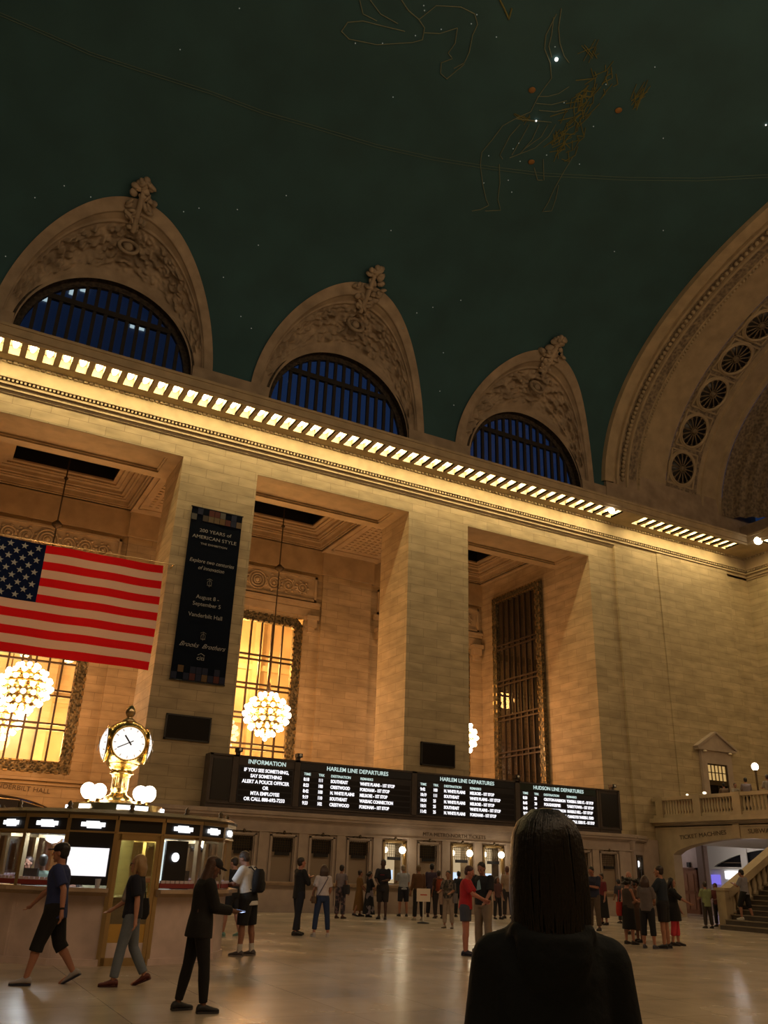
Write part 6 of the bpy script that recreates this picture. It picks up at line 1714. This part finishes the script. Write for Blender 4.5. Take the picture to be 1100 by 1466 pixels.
# ================================================================ THE FIGURE IN FRONT (seen from behind, waist up)
def front_figure():
    # stand 2.35 m from the lens on the ray through the head
    d = ray(784, 1250); d2 = Vector((d.x, d.y, 0)).normalized()
    D = 2.65; P = Vector((d2.x*D, d2.y*D, 0))
    root = empty('person', P, math.atan2(-P.x, P.y)+R(6))
    tag(root, 'person with long black hair in a dark hooded jacket, seen large from behind', 'person')
    X, Y, Z = Vector((1, 0, 0)), Vector((0, 1, 0)), Vector((0, 0, 1))
    B = MB(); sk_ = skin((120, 85, 70))
    # whole body below the jacket
    B.loft([ell(Vector((0, 0, z)), X, Y, rx, ry, 24) for z, rx, ry in ((.80, .14, .10), (.90, .165, .12), (1.02, .15, .11), (1.15, .125, .10), (1.3, .14, .11), (1.42, .15, .10), (1.47, .10, .07), (1.5, .06, .055))])
    cone(B, (0, 0, 1.42), (0, .01, 1.58), .06, .052)
    B.ball((0, .01, 1.66), .1, 20, 14, (.78, .98, 1.08)); B.ball((0, .035, 1.60), .075, 14, 10, (.8, .86, .95)); cone(B, (0, .10, 1.66), (0, .125, 1.62), .009, .014, 8)
    for s in (-1, 1):
        cone(B, (s*.09, 0, .9), (s*.10, .01, .48), .09, .057); cone(B, (s*.10, .01, .48), (s*.10, -.01, .09), .056, .037)
        cone(B, (s*.10, -.03, .045), (s*.115, .13, .035), .036, .028)
        sh, e, w = Vector((s*.150, 0, 1.39)), Vector((s*.192, .01, 1.12)), Vector((s*.185, .14, .95))
        cone(B, (s*.08, 0, 1.40), sh, .065, .055); cone(B, sh, e, .05, .04); cone(B, e, w, .04, .027)
        f = (w-e).normalized(); n = Vector((-s*.9, .3, .2)); n = (n-f*n.dot(f)).normalized(); side = f.cross(n)
        cone(B, w, w+f*.075, .024, .030, 10, wide=side, wf=1.35)
        for off, L_ in ((-.033, .06), (-.011, .07), (.011, .066), (.032, .052)):
            k0 = w+f*.088+side*off; k1 = k0+(f*.95+n*.3)*(L_*.5); cone(B, k0-f*.02, k1, .0098, .009, 7); cone(B, k1, k1+(f*.6+n*.8)*(L_*.5), .009, .008, 7)
        cone(B, w+f*.03, w+f*.07-side*.04+n*.02, .012, .01, 7)
    fuse(B, 'body', sk_, root, .009, 3, .4)
    J = MB()
    J.loft([ell(Vector((0, y, z)), X, Y, rx, ry, 36) for z, rx, ry, y in ((.72, .20, .155, 0), (.85, .19, .15, 0), (1.0, .175, .14, 0), (1.12, .165, .135, 0), (1.25, .165, .138, -.005), (1.36, .165, .13, -.005), (1.43, .15, .11, 0), (1.475, .11, .09, 0), (1.51, .075, .07, 0))])
    for s in (-1, 1):
        sh, e, w = Vector((s*.150, 0, 1.385)), Vector((s*.192, .01, 1.12)), Vector((s*.185, .13, .95))
        cone(J, (s*.04, 0, 1.42), sh, .068, .066); cone(J, sh, e, .068, .060, 16); cone(J, e, w, .060, .048, 16)
    # lowered hood draped over the shoulders
    J.tube([Vector((.098*math.sin(a), -.055-.045*math.cos(a), 1.452+.022*math.cos(a))) for a in [2*math.pi*k/20 for k in range(20)]], [.024+.008*max(0, math.cos(2*math.pi*k/20)) for k in range(20)], 10, True)
    J.loft([ell(Vector((0, y, z)), X, Y, rx, ry, 20) for z, rx, ry, y in ((1.30, .03, .02, -.125), (1.34, .075, .03, -.125), (1.40, .10, .045, -.115), (1.45, .105, .06, -.095), (1.47, .09, .05, -.08))])
    fuse(J, 'jacket', pbr('dark_jacket', srgb(27, 33, 38), .75, bump=.3, bscale=25, vary=.15, vscale=6, spec=.15), root, .008, 5)
    Lg = MB(); Lg.loft([ell(Vector((0, 0, z)), X, Y, .175, .135, 20) for z in (.76, .85, .98)])
    for s in (-1, 1): cone(Lg, (s*.09, 0, .88), (s*.10, .01, .48), .105, .072, 14); cone(Lg, (s*.10, .01, .48), (s*.10, -.01, .12), .072, .05, 14)
    fuse(Lg, 'trousers', cloth((24, 26, 34)), root, .01, 3)
    for s in (-1, 1):
        q = MB(); q.loft([[Vector((s*.105+w*math.cos(2*math.pi*k/12), y-.02, .012+h*.5+h*.5*math.sin(2*math.pi*k/12))) for k in range(12)] for y, w, h in [(-.075, .03, .06), (-.02, .043, .095), (.08, .046, .065), (.17, .042, .042), (.195, .02, .03)]]); q.build('shoe', cloth((28, 28, 30)), root)
    # hair: crown and long fall gathered into the hood, built of many locks
    h0 = MB(); h0.ball((0, -.008, 1.675), .111, 28, 20, (.87, 1.02, .97))
    h0.loft([ell(Vector((0, y, z)), X, Y, rx, ry, 30) for z, rx, ry, y in ((1.70, .092, .088, -.02), (1.64, .099, .088, -.028), (1.56, .104, .080, -.04), (1.50, .104, .074, -.055), (1.45, .092, .062, -.072), (1.42, .06, .035, -.085))])
    fuse(h0, 'hair', None or hair_strand, root, .007, 4)
    lk = MB(); rg_ = random.Random(11)
    for k in range(230):
        a = R(rg_.uniform(-100, 100)); pts = []; LL = rg_.uniform(.30, .35)
        for j in range(10):
            t = j/9; z = 1.775-LL*t
            if z > 1.675: el_ = math.sqrt(max(0.01, 1-((z-1.675)/.1085)**2)); wx, wy, off = .098*el_, .114*el_, -.008
            else:
                q = (1.675-z)/.24; wx = .098+.008*math.sin(q*3); wy = .114-.03*q; off = -.008-.05*q
            aa_ = a+.04*math.sin(t*5+k)
            pts.append(Vector(((wx+.001)*math.sin(aa_), off-(wy+.001)*math.cos(aa_), z)))
        lk.tube(pts, [.002]+[.0046]*7+[.004, .0015], 5)
    lk.build('hair_lock', hair_strand, root)
    return root
hair_strand = pbr('glossy_black_hair', (.004, .004, .005), .33, bump=.25, bscale=70, spec=.45)
front_figure()
bake_people()
# ================================================================ LIGHTS
def point(x, y, z, e, col, r=.15, name='lamp_light'):
    l = bpy.data.lights.new(name, 'POINT'); l.energy = e; l.color = col; l.shadow_soft_size = r
    o = bpy.data.objects.new(name, l); COL.objects.link(o); o.location = (x, y, z); return o
W = (1., .37, .075)
for x, y, z, e in ((3.4, 40.2, 8.5, 900), (14.83, 40.2, 8.6, 820), (26.2, 40.2, 8.5, 680)):
    for dz in (-1.5, 1.6): point(x, y, z+dz, e/2, W, .5, 'chandelier_light')
for x, z, e in ((3.4, 12.5, 900), (14.83, 12.5, 2200), (26, 12.5, 300), (12.5, 7, 500), (17, 7, 600), (5.6, 7.0, 1100)): point(x, 47, z, e, (1., .50, .14), .6, 'corridor_light')
# unseen opposite half of the hall: cornice lamps along the near wall
for k in range(14): point(-14+k*4.2, -1.2, 20.2, 430, (1., .70, .43), .5, 'cornice_light')
# booth and clock
for th, r_, e in ((R(45), 1.3, 60), (R(-60), 1.3, 75), (R(10), 1.2, 10), (R(180), 1.2, 25)):
    p = Matrix.Translation(BC) @ Matrix.Rotation(-AZ, 4, 'Z') @ bp(th, r_, 2.1); point(p.x, p.y, p.z, e, (.9, .97, 1.), .2, 'booth_light')
for a in range(4):
    an = a*math.pi/2+.4; point(BC.x+.6*math.cos(an), BC.y+.6*math.sin(an), 2.84+.2, 10, (1., .82, .55), .15, 'clock_light')
for c in (17.99, 21.27, 22.9):
    point(c+.2, TY-.5, 2.36, 14, (1., .8, .5), .14, 'ticket_light'); point(c, TY+.5, 2.4, 8, (1., .8, .5), .14, 'ticket_light')
point(36.5, 30, 2.9, 30, (1., .80, .72), .3, 'passage_light'); point(42.5, 37, 3.2, 60, (1., .88, .8), .3, 'passage_light'); point(35.8, 38, 3.3, 45, (1., .84, .8), .3, 'passage_light')
point(33.9, 27.35, 6.7, 12, (1., .85, .6), .2, 'post_light')
point(3.2, 47.0, 3.6, 15, (1., .7, .4), .3, 'passage_light')
bake_texts()
wd = bpy.data.worlds.new('world'); SC.world = wd; wd.use_nodes = True
wd.node_tree.nodes['Background'].inputs[0].default_value = (.013, .031, .085, 1)
wd.node_tree.nodes['Background'].inputs[1].default_value = .55
